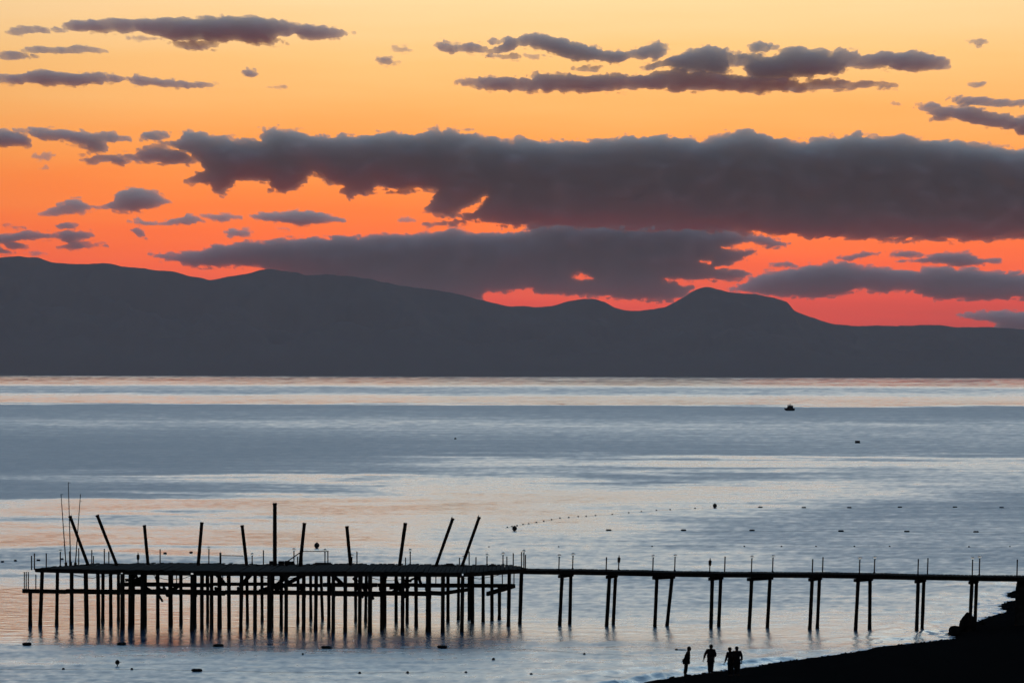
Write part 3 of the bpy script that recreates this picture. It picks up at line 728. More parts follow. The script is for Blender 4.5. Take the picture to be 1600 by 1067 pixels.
def pile(parent, xt, xb, yb, w, ztop, d=None):
    foot = at_z(xb, yb, 0.0) if d is None else Vector((X_at(xb, d, yb), d, 0.0))
    top = Vector((X_at(xt, foot.y, 905), foot.y, ztop))
    dv = top - foot
    r = w * px(foot.y) / 2
    m = MB()
    ts = [-0.45, -0.15, 0.0, 0.12, 0.4, 0.7, 1.0]
    m.tube([foot + dv * t for t in ts], [r * random.uniform(0.96, 1.06) * (1.08 if t < 0.1 else 1.0) for t in ts], 9, True, 0.04)
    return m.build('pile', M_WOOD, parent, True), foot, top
for xt, xb, yb, w, lv in PILES:
    f = at_z(xb, yb, 0)
    if lv == 't':
        a, b = deck_range(X_at(xt, f.y, 905))
        dd = min(max(f.y, (a or 217) + 0.1), (b or 225) - 0.1)
        zt = deck_z(dd) - 0.25
    else:
        zt = 2.55
    pile(plat, xt, xb, yb, w, zt)

# posts, rails and loose boards on the platform
def on_deck(x, ytop, d=None):
    X0 = X_at(x, 224, 885)
    a, b = deck_range(X0)
    if a is None: a, b = 217.0, 217.6
    d = min(d or 225.4, b - 0.25); d = max(d, a + 0.15)
    base = Vector((X_at(x, d, 885), d, deck_z(d)))
    top = at_d(x, ytop, d)
    return base, top
bare = [(49.3,867.7),(53.9,864),(72.3,864),(108.7,861),(123,856),(143.4,859),(146,868),(163,857),(170,861),(250.2,857.6),(411.6,859),(465,869),(472.2,866),(512.3,861),(557.7,861),
        (633.7,870.5),(718,871),(733,861),(743.7,870),(792,869),(802,864),(814.9,862),(821,866)]
for xx, yt in bare:
    b, tp = on_deck(xx, yt)
    MB().tube([b + Vector((0, 0, -0.1)), tp], 0.043, 6).build('railing_post', M_METAL, plat)
for xx, yt in ((269, 881.5), (283.8, 880.5), (541.6, 882), (657, 884), (798, 883.5), (736, 883.5)):
    b, tp = on_deck(xx, yt)
    MB().tube([b + Vector((0, 0, -0.1)), tp], 0.06, 6).build('stump', M_WOOD, plat)
b1, t1 = on_deck(344.4, 863); b2, t2 = on_deck(381, 868)
MB().tube([b1 - Vector((0, 0, 0.1)), t1], 0.075, 8).build('railing_post', M_WOOD, plat)
MB().tube([at_d(344, 867.6, b1.y), at_d(380.5, 868.2, b1.y)], 0.03, 6).build('handrail', M_METAL, plat)
MB().tube([at_d(473, 861, 225.1), at_d(513.5, 861, 225.1)], 0.03, 6).build('handrail', M_METAL, plat)
MB().tube([at_d(443.5, 880.5, 224.6), at_d(471, 861.5, 224.6)], 0.04, 6).build('handrail', M_METAL, plat)
# loose boards and heaps lying on the deck
def loose(name, label, cat, x0, y0, x1, y1, w, h, d=224.0, grp=None):
    a, b = at_d(x0, y0, d), at_d(x1, y1, d)
    z = deck_z(d)
    a.z = max(a.z, z + h); b.z = max(b.z, z + h)
    o = MB().beam(a, b, w, h).build(name, M_PLANK)
    return tag(o, label, cat, grp)
loose('loose_board', 'loose board tilted up on the deck left of the third column from the right', 'board', 599, 884.5, 617, 888.5, 0.25, 0.05)
loose('loose_board', 'short loose board tipped up beside the globe lamp right of the rightmost column', 'board', 747, 884.5, 760, 889, 0.25, 0.05)
loose('loose_board', 'small upturned board end between the middle columns on the deck', 'board', 572, 884.6, 577, 888, 0.2, 0.05)
for nm, lab, x0, x1, yt, dd in (('timber_stack', 'low flat timber stack near the right end of the platform', 761, 776, 885.4, 223), ('timber_stack', 'low timber stack between the two rightmost leaning columns', 691, 712, 885.2, 223.5),
                            ('timber_stack', 'flat timber stack under the handrail in mid platform', 486, 521, 885.3, 224.2)):
    root = empty(nm, at_d((x0 + x1) / 2, 888, dd)); tag(root, lab, 'timber', 'timber stacks on the platform')
    root.location.z = deck_z(dd)
    for k in range(3):
        zz = deck_z(dd) + 0.055 * (k + 1) + 0.004
        MB().beam(Vector((X_at(x0 + 3 * k, dd), dd + 0.05 * k, zz)), Vector((X_at(x1 - 2 * k, dd), dd + 0.05 * k, zz)), 0.5 - 0.08 * k, 0.052).build('board', M_PLANK, root)
for lab, x0, x1, yt in (('square concrete block at the foot of the tall upright column', 421, 432.5, 878.3), ('square concrete block right of the tall upright column', 435, 444, 879)):
    dd = 223.6
    a, b = at_d(x0, yt, dd), at_d(x1, yt, dd)
    z0 = deck_z(dd)
    o = MB().beam(Vector((a.x, dd, max(a.z, z0 + .3))), Vector((b.x, dd, max(a.z, z0 + .3))), 0.5, max(a.z - z0, .3) - 0.004).build('concrete_block', M_CONC)
    tag(o, lab, 'block')
dd = 224.3
root = None
m = MB()
for k in range(7):
    xx = random.uniform(446, 458)
    c = at_d(xx, 885, dd); c.z = deck_z(dd) + 0.14
    m.ball(c, random.uniform(0.12, 0.2), 0.15, random.uniform(0.12, 0.18), 8, 6, 0.1)
o = m.build('rope_heap', M_ROPE, None, True); tag(o, 'low lumpy heap of rope under the sloping handrail', 'rope')

# tall leaning columns
COLS = [(109.3,806,137.8,885,5,'leftmost leaning column, tilted sharply left beside the three thin masts'), (151.7,804.5,182.6,884,5,'second leaning column from the left, tilted sharply left'),
        (225.6,820.4,231.4,886,5,'third column from the left, leaning slightly left'), (315.4,816,309.5,886,5.2,'fourth column from the left, leaning slightly right'),
        (378.3,820.6,385.5,887,5.2,'column joined to the low handrail, leaning slightly left'), (429.4,786,429.4,886,6,'tallest column, standing upright in mid platform'),
        (475.7,817,468.8,887,5.4,'column right of the tallest one, leaning slightly right against the sloping handrail'), (542,822,547.6,888,5.2,'column leaning slightly left right of the round buoy'),
        (633.4,817,624,888,5.4,'third column from the right, leaning slightly right'), (707.6,809.6,681,888,5,'second column from the right, leaning far right'), (748.9,807.5,721.7,888,5,'rightmost column, leaning far right with split top')]
for xt, yt, xb, yb, w, lab in COLS:
    d = 222.6
    b = Vector((X_at(xb, d, yb), d, deck_z(d))); tp = at_d(xt, yt, d)
    r = w * px(d) / 2
    c = empty('leaning_column', b); tag(c, lab, 'column', 'tall columns left standing on the platform', 'thing')
    dv = tp - b
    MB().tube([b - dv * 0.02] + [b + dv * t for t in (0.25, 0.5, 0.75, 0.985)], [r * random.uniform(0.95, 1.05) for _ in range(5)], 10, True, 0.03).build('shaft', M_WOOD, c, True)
    u = dv.normalized()
    MB().tube([b + dv * 0.975, tp + u * 0.02], [r * 1.18, r * 1.12], 10).build('collar', M_METAL, c)
    MB().beam(b + Vector((-0.28, 0, 0.05)), b + Vector((0.28, 0, 0.05)), 0.5, 0.045).build('foot_plate', M_METAL, c)
    if 'split top' in lab or 'far right' in lab:
        MB().tube([tp - u * 0.1 + Vector((-r * 0.7, 0, 0)), tp + u * 0.16 + Vector((-r * 0.8, 0, 0))], [0.05, 0.015], 5).build('splinter', M_WOOD, c)
for xt, yt, xb, yb, lab in ((95.3,771.6,103.2,885,'left thin metal mast of the three at the platform left end'), (106.7,753,110.5,885,'tallest middle mast of the three thin masts'), (125.7,771.6,117.6,886,'right thin metal mast of the three, with a small crossbar')):
    a, b_ = deck_range(X_at(xb, 222))
    d = 222.0 if b_ > 222.4 else b_ - 0.3
    b = Vector((X_at(xb, d, yb), d, deck_z(d))); tp = at_d(xt, yt, d)
    c = empty('thin_mast', b); tag(c, lab, 'mast', 'thin masts at the platform end')
    MB().tube([b, b + (tp - b) * 0.5, tp], [0.045, 0.034, 0.024], 6).build('pole', M_METAL, c)
    MB().tube([b, b + (tp - b) * 0.045], 0.10, 8).build('socket', M_METAL, c)
    q = b + (tp - b) * (0.90 if 'crossbar' in lab else 0.995)
    MB().tube([q, q + Vector((0.16, 0, -0.02))], 0.015, 5).build('crossbar', M_METAL, c)
d = 222
w_ = MB().tube([at_d(98.6, 822, d), at_d(108.5, 822, d), at_d(121.5, 828, d)], 0.010, 5).build('stay_wire', M_METAL)
tag(w_, 'thin stay wire linking the three thin masts', 'wire')

# lamp posts: slender pole with a frosted globe or a dark lantern
def lamp(base, top, kind, lab, grp):
    c = empty('lamp_post', base); tag(c, lab, 'lamp post', grp)
    hgt = (top - base).length
    u = (top - base).normalized()
    gr = 0.115
    if kind == 'globe':
        MB().tube([base - u * 0.05, base + u * (hgt - gr * 2)], 0.045, 7).build('pole', M_METAL, c)
        MB().tube([base + u * (hgt - gr * 2.7), base + u * (hgt - gr * 1.65)], [0.03, 0.07], 8).build('collar', M_METAL, c)
        MB().ball(top - u * gr, gr, gr, gr, 12, 9).build('globe', M_GLOBE, c, True)
    elif kind == 'lantern':
        MB().tube([base - u * 0.05, base + u * (hgt - 0.55)], 0.045, 7).build('pole', M_METAL, c)
        q = base + u * (hgt - 0.55)
        MB().loft([(q + u * z, r, r) for z, r in ((0, 0.05), (0.06, 0.10), (0.34, 0.11), (0.40, 0.07))], 8).build('lantern', M_METAL, c)
        MB().tube([q + u * 0.38, q + u * 0.55], [0.04, 0.025], 6).build('finial', M_METAL, c)
    else:
        MB().tube([base - u * 0.05, base + u * (hgt - 0.05)], 0.034, 7).build('pole', M_METAL, c)
        MB().tube([base + u * (hgt - 0.10), top], [0.05, 0.045], 8).build('cap', M_METAL, c)
    MB().tube([base - u * 0.03, base + u * 0.07], 0.075, 8).build('base_flange', M_METAL, c)
GL = [(94.3,857.6,'globe lamp post left of the three thin masts'), (326.4,853,'globe lamp post right of the fourth column'), (394,863,'globe lamp post right of the column joined to the handrail'),
      (459.3,855.5,'globe lamp post beside the sloping handrail'), (507.8,856.5,'globe lamp post at the right end of the upper handrail, under the round buoy'), (549.8,865,'short globe lamp post touching the column right of the round buoy'),
      (641,856.5,'globe lamp post just right of the third column from the right'), (724.7,867,'short globe lamp post at the foot of the rightmost column'), (761,864,'globe lamp post beside the timber stack at the platform right end'),
      (786,862,'globe lamp post second from the walkway entrance on the platform'), (818.6,858,'tall globe lamp post where the walkway meets the platform')]
for xx, yt, lab in GL:
    b, tp = on_deck(xx, yt, 225.2)
    lamp(b, tp, 'globe', lab, 'lamp posts on the platform')
b, tp = on_deck(215.7, 862.7, 225.2)
lamp(b, tp, 'lantern', 'lamp post with small dark lantern left of the third column', 'lamp posts on the platform')

# ------------------------------------------------------------------ walkway to the shore
walk = empty('pier_walkway', (X_at(1200, 217), 217, 0))
tag(walk, 'long narrow timber pier walkway on paired piles running from platform to beach', 'pier')
W0 = Vector((X_at(812, 220.4), 220.4)); W1 = Vector((X_at(1660, 213.4), 213.4))
WA = (W1 - W0).normalized(); WN = Vector((-WA.y, WA.x))      # WN points away from the camera
WL = (W1 - W0).length
WIDTH = 1.7
def wz(s): return 3.98 + 0.02 * s / WL + 0.035 * math.sin(s * 0.31 + 0.6) * math.sin(s * 0.083) - 0.02 * abs(math.sin(s * 0.72))
def wpt(s, off, z=0.0):
    q = W0 + WA * s + WN * off
    return Vector((q.x, q.y, z))
ang = math.atan2(WA.y, WA.x)
s = 0.2
while s < WL:
    plank(walk, wpt(s, WIDTH / 2 - 0.05 + random.uniform(-0.03, 0.03), wz(s) - 0.025 + random.uniform(-0.006, 0.008)), 0.26, WIDTH + random.uniform(-0.03, 0.08), 0.05, ang + random.uniform(-0.01, 0.01), 0, random.uniform(-0.01, 0.01))
    s += 0.285
PAIRS = [(878.3,877.3,892,893),(952.3,950.6,961.8,961),(1026.4,1026,1050,1045),(1113,1113.6,1126.2,1125.8),(1174.5,1173.3,1203.2,1201.8),(1269,1268,1280.4,1279.8),(1340.8,1339.6,1359.5,1361.5),(1434.6,1435,1443.5,1443.5),(1518.6,1517.7,1525.8,1525.8)]
def s_of(x, off):
    lo, hi = 0.0, WL
    for _ in range(40):
        m_ = (lo + hi) / 2; q = wpt(m_, off)
        if CX + F * q.x / q.y < x: lo = m_
        else: hi = m_
    return lo
cuts = [0.05]
for i, (nt_, nb_, ft_, fb_) in enumerate(PAIRS):
    sn, sf = s_of(nt_, 0.1), s_of(ft_, 1.4)
    dn, df = wpt(sn, 0.1).y, wpt(sf, 1.4).y
    y_of = lambda d: CY + H * F / d
    pile(walk, nt_, nb_, 0, 5.8, wz(sn) - 0.53, d=dn)
    pile(walk, ft_, fb_, 0, 5.6, wz(sf) - 0.53, d=df)
    A, B = wpt(sn, 0.1, wz(sn) - 0.335), wpt(sf, 1.4, wz(sf) - 0.335)
    e = (B - A).normalized()
    MB().beam(A - e * 0.28, B + e * 0.25, 0.30, 0.22).build('cap_beam', M_WOOD, walk)
    cuts.append((sn + sf) / 2)
cuts.append(WL)
for a, b in zip(cuts, cuts[1:]):
    for off in (0.0, 0.8, 1.55):
        MB().beam(wpt(a + 0.01, off, wz(a) - 0.058), wpt(b - 0.01, off, wz(b) - 0.058), 0.16, 0.26 + random.uniform(-0.01, 0.015)).build('stringer', M_WOOD, walk)
WP = [(874,865,'globe','first globe lamp post on the walkway beyond the platform'), (895.5,863,'globe','second globe lamp post on the walkway, just right of the first pile pair'), (947.8,870,'cap',None), (967.4,867,'lantern','lamp post with dark lantern near the platform end of the walkway'),
      (1020.8,866,'globe','walkway globe lamp post above the widely splayed third pile pair'), (1055,865,'globe','tall walkway globe lamp post right of the splayed third pile pair'), (1109.7,871.5,'lantern','lamp post with dark lantern in the middle of the walkway'), (1133,869,'cap',None),
      (1175,867,'globe','walkway globe lamp post right of the middle dark lantern'), (1208,866,'globe','tall walkway lamp post above the right pile of the fifth pair'), (1270,873,'cap',None), (1286,870,'cap',None), (1343.7,869,'globe','walkway lamp post above the left pile of the seventh pair'),
      (1367,868,'globe','walkway lamp post just right of the seventh pile pair'), (1435,873,'cap',None), (1450,871.5,'cap',None), (1520,869,'globe','left lamp post of the close pair above the rock on the beach'), (1531,867,'globe','right lamp post of the close pair above the rock on the beach'), (1589.7,873.6,'cap',None)]
for k, (xx, yt, kd, lab) in enumerate(WP):
    off = 0.08 if k % 2 == 0 else 1.52
    s = s_of(xx, off)
    b = wpt(s, off, wz(s)); tp = at_d(xx, yt, b.y)
    if lab: lamp(b, tp, kd, lab, 'lamp posts along the walkway')
    else:
        MB().tube([b - Vector((0, 0, 0.1)), tp], 0.045, 6).build('railing_post', M_METAL, walk)
sA = s_of(1588, 0.0)
gA = wpt(sA, 0.8)
ab = MB().loft([(wpt(sA + 1.6, 0.8, ground(gA.x, gA.y) - 1.0), 1.75, 0.95), (wpt(sA + 1.6, 0.8, wz(sA) - 0.9), 1.65, 0.85), (wpt(sA + 1.6, 0.8, wz(sA) - 0.33), 1.55, 0.8)], 4)
ab = ab.build('abutment', M_CONC, walk)

# ------------------------------------------------------------------ rocks by the pier foot
def on_ground(x, y):
    """where the photo ray through (x, y) meets the beach"""
    u, v = ray(x, y)
    d = np.arange(150, 300, 0.1)
    g = beach_h(u * d, d)
    hit = np.nonzero(H + v * d <= np.maximum(g, 0.0))[0]
    dd = float(d[hit[0]]) if len(hit) else 300.0
    return Vector((u * dd, dd, max(ground(u * dd, dd), 0.0)))
def rock(x, y, w, h, dep, lab, seed):
    c = on_ground(x, y)
    bm = bmesh.new()
    bmesh.ops.create_icosphere(bm, subdivisions=4, radius=1.0)
    rs = np.random.RandomState(seed)
    planes = [(Vector(rs.normal(size=3)).normalized(), rs.uniform(0.62, 0.9)) for _ in range(14)]
    for v in bm.verts:
        q = v.co.copy()
        for nrm, k in planes:
            e = q.dot(nrm) - k
            if e > 0: q -= nrm * e
        q *= 1 + 0.05 * float(fbm(np.array([q.x * 3 + seed]), np.array([q.y * 3 + q.z * 2]), 3, seed)[0])
        v.co = Vector((q.x * w / 1.5, q.y * dep / 1.5, q.z * h / 1.4))
    me = bpy.data.meshes.new('rock'); bm.to_mesh(me); bm.free()
    o = link('rock', me, M_ROCK)
    o.location = c + Vector((0, 0, h * 0.35))
    tag(o, lab, 'rock', 'rocks at the foot of the walkway')
rock(1511, 985, 1.05, 1.25, 1.2, 'tall dark boulder against the last pile pair at the shore', 3)
rock(1492, 992, 0.75, 0.62, 0.9, 'low dark rock at the waterline left of the tall boulder', 8)
rock(1536, 975, 0.5, 0.35, 0.6, 'small rock on the beach right of the last pile pair', 12)

# ------------------------------------------------------------------ people at the water's edge
def skin(name, nodes, edges, mat, parent, loc, roots=(0,), sub=2):
    me = bpy.data.meshes.new(name)
    me.from_pydata([nd[0] for nd in nodes], edges, [])
    o = bpy.data.objects.new(name, me); COL.objects.link(o)
    me.materials.append(mat)
    md = o.modifiers.new('skin', 'SKIN'); md.use_smooth_shade = True
    sv = me.skin_vertices[0].data
    for i, nd in enumerate(nodes):
        sv[i].radius = (nd[1], nd[2] if len(nd) > 2 else nd[1])
        sv[i].use_root = i in roots
    o.modifiers.new('sub', 'SUBSURF').levels = sub
    o.modifiers['sub'].render_levels = sub
    o.parent = parent
    return o
def person(lab, foot_px, hgt, J, face, hair, cloth=M_CLOTH, sleeve=None, skirt=False):
    """J: joint positions in metres for a 1.72 m figure, x to the photo's right, y away from the camera, z up"""
    g = on_ground(*foot_px)
    root = empty('person', g); tag(root, lab, 'person', 'people standing at the water edge')
    k = hgt / 1.72
    root.scale = (k, k, k)
    fx, fy = face
    nodes, edges = [], []
    def nd(p, r, r2=None, prev=None):
        g_ = 1.3 if r > .02 else 1.0
        nodes.append((tuple(p), r * g_, (r2 if r2 else r) * g_)); i = len(nodes) - 1
        if prev is not None: edges.append((prev, i))
        return i
    V3 = lambda q: Vector(q)
    pel = nd(J['pelvis'], 0.125, 0.10)
    sp = nd((V3(J['pelvis']) + V3(J['chest'])) / 2, 0.115, 0.095, pel)
    ch = nd(J['chest'], 0.145, 0.105, sp)
    nk = nd(J['neck'], 0.055, 0.055, ch)
    hd = V3(J['head'])
    h0 = nd(hd + Vector((fx * .01, fy * .01, -.055)), 0.068, 0.075, nk)
    h1 = nd(hd + Vector((fx * .012, fy * .012, 0.02)), 0.080, 0.090, h0)
    h2 = nd(hd + Vector((0, 0, 0.085)), 0.062, 0.07, h1)
    nose = nd(hd + Vector((fx * .108, fy * .108, -.005)), 0.014, 0.014, h1)
    roots = [pel]
    for sd_ in ('l', 'r'):
        hp = nd(J['hip_' + sd_], 0.085, 0.09, pel)
        kn = nd(J['knee_' + sd_], 0.060, 0.062, hp)
        an = nd(J['ankle_' + sd_], 0.040, 0.042, kn)
        toe = V3(J['ankle_' + sd_]) + Vector((fx * .17, fy * .17, -0.055))
        nd(toe, 0.032, 0.038, an)
        sh = nd(J['shoulder_' + sd_], 0.056, 0.056, ch)
        eb = nd(J['elbow_' + sd_], 0.040, 0.040, sh)
        wr = nd(J['wrist_' + sd_], 0.026, 0.028, eb)
        dv = (V3(J['wrist_' + sd_]) - V3(J['elbow_' + sd_])).normalized()
        side = dv.cross(Vector((fx, fy, 0.2))).normalized()
        bend = dv.cross(side).normalized() * (1 if dv.cross(side).dot(Vector((fx, fy, 0))) > 0 else -1)
        pm_p = V3(J['wrist_' + sd_]) + dv * 0.075
        pm = nd(pm_p, 0.036, 0.022, wr)
        for off, ln in ((-.028, .070), (-.009, .082), (.010, .078), (.028, .062)):
            a = nd(pm_p + side * off + dv * 0.012, 0.009); roots.append(a)
            b = nd(pm_p + side * off + dv * (0.012 + ln * .55) + bend * .006, 0.0085, None, a)
            nd(pm_p + side * off * 1.1 + dv * (0.012 + ln) + bend * .028, 0.0075, None, b)
        a = nd(pm_p - side * .026 - dv * 0.03, 0.010); roots.append(a)
        b = nd(pm_p - side * .052 + dv * 0.005 + bend * .01, 0.009, None, a)
        nd(pm_p - side * .058 + dv * 0.038 + bend * .018, 0.008, None, b)
    skin('body', nodes, edges, M_SKIN, root, None, tuple(roots))
    # clothing: top with sleeves, then trousers or long skirt, shoes
    n2 = [(J['pelvis'], .225, .165), (tuple((V3(J['pelvis']) + V3(J['chest'])) / 2), .205, .16), (J['chest'], .245, .17), (tuple(V3(J['neck']) * .6 + V3(J['chest']) * .4), .12, .11)]
    e2 = [(0, 1), (1, 2), (2, 3)]
    hem = V3(J['pelvis']) + Vector((0, 0, -J.get('hem', .10)))
    n2.append((tuple(hem), J.get('hem_r', .155) * 1.35, .18)); e2.append((0, 4))
    for sd_ in ('l', 'r'):
        if sleeve == sd_: continue
        i = len(n2)
        n2 += [(J['shoulder_' + sd_], .10), (J['elbow_' + sd_], .075), (tuple(V3(J['wrist_' + sd_]) * .8 + V3(J['elbow_' + sd_]) * .2), .06)]
        e2 += [(2, i), (i, i + 1), (i + 1, i + 2)]
    skin('jacket', n2, e2, cloth, root, None, (0,))
    n3 = [(tuple(V3(J['pelvis']) + Vector((0, 0, -.02))),   .20, .16)]; e3 = []
    for sd_ in ('l', 'r'):
        i = len(n3)
        n3 += [(J['hip_' + sd_], .140), (J['knee_' + sd_], .105), (tuple(V3(J['ankle_' + sd_]) + Vector((0, 0, .04))), .078)]
        e3 += [(0, i), (i, i + 1), (i + 1, i + 2)]
    skin('trousers', n3, e3, M_CLOTH, root, None, (0,))
    for sd_ in ('l', 'r'):
        an = V3(J['ankle_' + sd_])
        skin('shoe', [(tuple(an + Vector((-fx * .05, -fy * .05, -.045))), .042, .045), (tuple(an + Vector((fx * .10, fy * .10, -.05))), .040, .048), (tuple(an + Vector((fx * .19, fy * .19, -.058))), .028, .036)], [(0, 1), (1, 2)], M_CLOTH, root, None, (0,))
    m = MB()
    m.ball(hd + Vector((-fx * .022, -fy * .022, .035)), .112, .116, .112, 12, 9, 0.03)
    if hair == 'long':
        m.ball(hd + Vector((-fx * .065, -fy * .065, -.06)), .075, .08, .15, 10, 8, 0.05)
    me = mesh('hair', m.v, m.f, True)
    o = link('hair', me, M_HAIR); o.parent = root
    per = Vector((-fy, fx, 0))
    for sgn in (-1, 1):
        q = hd + Vector((fx * .083, fy * .083, .012)) + per * (.032 * sgn)
        o = link('eye', mesh('eye', *(lambda b: (b.v, b.f))(MB().ball(q, .012, .012, .012, 8, 6)), True), M_HAIR); o.parent = root
        q = hd + per * (.088 * sgn) + Vector((0, 0, -.005))
        o = link('ear', mesh('ear', *(lambda b: (b.v, b.f))(MB().ball(q, .018, .018, .032, 8, 6)), True), M_SKIN); o.parent = root
    return root
person('person in dark jacket standing in profile at the water edge, leftmost of the four', (1073, 1055.5), 1.74, dict(
    pelvis=(-.02, 0, .94), chest=(.09, 0, 1.31), neck=(.125, 0, 1.47), head=(.155, 0, 1.60), hem=.14, hem_r=.15,
    hip_l=(-.03, -.08, .88), knee_l=(-.06, -.08, .49), ankle_l=(-.14, -.07, .085), hip_r=(-.03, .08, .88), knee_r=(-.02, .08, .48), ankle_r=(-.05, .09, .085),
    shoulder_l=(.10, .15, 1.42), elbow_l=(.05, .22, 1.14), wrist_l=(.10, .24, .90),
    shoulder_r=(.10, -.16, 1.41), elbow_r=(-.04, -.20, 1.14), wrist_r=(-.23, -.18, .93)), (1, 0), 'long')
person('man standing apart in the middle with one arm hanging clear of his side', (1110.5, 1054), 1.76, dict(
    pelvis=(0, 0, .94), chest=(0, 0, 1.32), neck=(.01, 0, 1.49), head=(.02, 0, 1.62), hem_r=.165,
    hip_l=(-.085, 0, .89), knee_l=(-.085, .02, .49), ankle_l=(-.08, .05, .085), hip_r=(.085, 0, .89), knee_r=(.07, -.03, .49), ankle_r=(.06, -.02, .085),
    shoulder_l=(-.205, 0, 1.42), elbow_l=(-.34, .02, 1.16), wrist_l=(-.395, .05, .90),
    shoulder_r=(.205, 0, 1.42), elbow_r=(.275, -.03, 1.12), wrist_r=(.20, .20, 1.06)), (0, 1), 'short')
person('person on the left of the close couple, head tilted towards the other', (1141.5, 1057), 1.70, dict(
    pelvis=(.02, 0, .94), chest=(.01, 0, 1.31), neck=(-.02, 0, 1.47), head=(-.05, 0, 1.60), hem=.18, hem_r=.17,
    hip_l=(-.065, 0, .89), knee_l=(-.075, .03, .49), ankle_l=(-.08, .09, .085), hip_r=(.10, 0, .89), knee_r=(.09, -.04, .49), ankle_r=(.08, -.05, .085),
    shoulder_l=(-.18, 0, 1.39), elbow_l=(-.24, .03, 1.11), wrist_l=(-.33, .05, .85),
    shoulder_r=(.18, 0, 1.41), elbow_r=(.25, .06, 1.16), wrist_r=(.23, .10, .93)), (0, 1), 'long')
person('person on the right of the close couple, nearest the dark beach', (1151.5, 1056.5), 1.70, dict(
    pelvis=(.01, 0, .95), chest=(0, 0, 1.33), neck=(-.01, 0, 1.49), head=(-.015, 0, 1.62), hem=.15, hem_r=.17,
    hip_l=(-.08, 0, .90), knee_l=(-.075, .05, .49), ankle_l=(-.07, .12, .085), hip_r=(.095, 0, .90), knee_r=(.09, -.04, .49), ankle_r=(.09, -.07, .085),
    shoulder_l=(-.19, 0, 1.43), elbow_l=(-.22, .02, 1.15), wrist_l=(-.20, .08, .90),
    shoulder_r=(.20, 0, 1.42), elbow_r=(.275, .0, 1.15), wrist_r=(.28, .04, .88)), (0, 1), 'short')

# ------------------------------------------------------------------ boat, floats and buoys
def boat():
    d = at_z(1233.5, 641.5).y
    c = Vector((X_at(1233.5, d, 641), d, 0)); k = px(d)
    root = empty('motor_boat', c); tag(root, 'small dark cabin motor boat far out on the water', 'boat')
    Ln = 16.5 * k; m = MB()
    secs = [(-0.50, 0.02, 1.25, 1.05), (-0.42, 0.42, 1.20, 0.25), (-0.2, 0.80, 1.08, -0.15), (0.1, 0.95, 1.0, -0.2), (0.35, 0.92, 1.05, -0.18), (0.47, 0.80, 1.2, 0.05), (0.5, 0.72, 1.25, 0.5)]
    rings = []
    for s_, bw, top, bot in secs:
        hw = bw * 0.95; b0 = len(m.v)
        for (a, z) in ((-1, top), (-0.9, top * .5 + bot * .5), (-0.35, bot), (0.35, bot), (0.9, top * .5 + bot * .5), (1, top)):
            m.v.append(c + Vector((s_ * Ln, a * hw, z * 1.05)))
        rings.append(b0)
    for r0, r1 in zip(rings, rings[1:]):
        for q in range(5): m.f.append((r0 + q, r1 + q, r1 + q + 1, r0 + q + 1))
        m.f.append((r0 + 5, r1 + 5, r1, r0))
    m.f.append(tuple(rings[0] + q for q in range(6))); m.f.append(tuple(rings[-1] + q for q in reversed(range(6))))
    m.build('hull', M_HULL, root)
    cb = MB().loft([(c + Vector((x_ * Ln, 0, z)), rx * Ln, ry) for x_, z, rx, ry in ((.05, 1.0, .34, .8), (.07, 1.8, .29, .76), (.08, 2.45, .24, .66))], 8).build('cabin', M_HULL, root)
    MB().loft([(c + Vector((.085 * Ln, 0, z)), rx * Ln, .66) for z, rx in ((2.46, .31), (2.62, .30))], 8).build('cabin_roof', M_HULL, root)
    for s_ in (-1, 1):
        MB().beam(c + Vector((.0 * Ln, s_ * .79, 2.0)), c + Vector((.16 * Ln, s_ * .79, 2.0)), 0.05, 0.35).build('window', M_METAL, cb)
    MB().tube([c + Vector((.06 * Ln, 0, 2.6)), c + Vector((.06 * Ln, 0, 3.75))], [0.22, 0.12], 6).build('mast', M_METAL, root)
    MB().tube([c + Vector((-.22 * Ln, 0, 2.85)), c + Vector((.06 * Ln, 0, 2.95)), c + Vector((.26 * Ln, 0, 2.8))], 0.10, 5).build('boom', M_METAL, root)
    MB().tube([c + Vector((-.46 * Ln, 0, 1.2)), c + Vector((-.40 * Ln, 0, 1.65)), c + Vector((-.2 * Ln, 0, 1.6))], 0.04, 5).build('bow_rail', M_METAL, root)
boat()
def raft():
    q = at_z(1339.8, 692.3); k = px(q.y); w, h = 7.2 * k, 3.9 * k
    root = empty('floating_box', q); tag(root, 'small dark box-shaped float alone below the motor boat', 'float')
    MB().beam(q + Vector((-w / 2, 0, h)), q + Vector((w / 2, 0, h)), w * .8, h + .25).build('box', M_FLOAT, root)
    MB().beam(q + Vector((-w / 2 - .06, 0, .16)), q + Vector((w / 2 + .06, 0, .16)), w * .9, .12).build('rim', M_ROPE, root)
raft()
def round_buoy(x, yb, wpx, hpx, lab):
    q = at_z(x, yb); k = px(q.y); r = wpx * k / 2; h = hpx * k
    root = empty('round_buoy', q); tag(root, lab, 'buoy', 'round buoys')
    MB().ball(q + Vector((0, 0, h - r * 1.06)), r, r, r * 1.06, 16, 12).build('ball', M_FLOAT, root, True)
    MB().tube([q + Vector((0, 0, h - r * .15)), q + Vector((0, 0, h + r * .12))], r * .22, 8).build('lifting_eye', M_METAL, root)
    MB().tube([q + Vector((0, 0, -.5)), q + Vector((0, 0, h - r * 1.8))], r * .2, 6).build('mooring_chain', M_METAL, root)
round_buoy(495, 856, 8.2, 8.6, 'round dark buoy seen above the deck right of the tallest column')
round_buoy(804, 829.3, 7.6, 8, 'round dark buoy at the left end of the string of small floats')
round_buoy(1117, 793.4, 6.6, 7, 'round dark buoy beyond the far end of the string of small floats')
round_buoy(183.5, 1040, 7.2, 9.6, 'dark bell-shaped buoy in front of the platform, lower left')
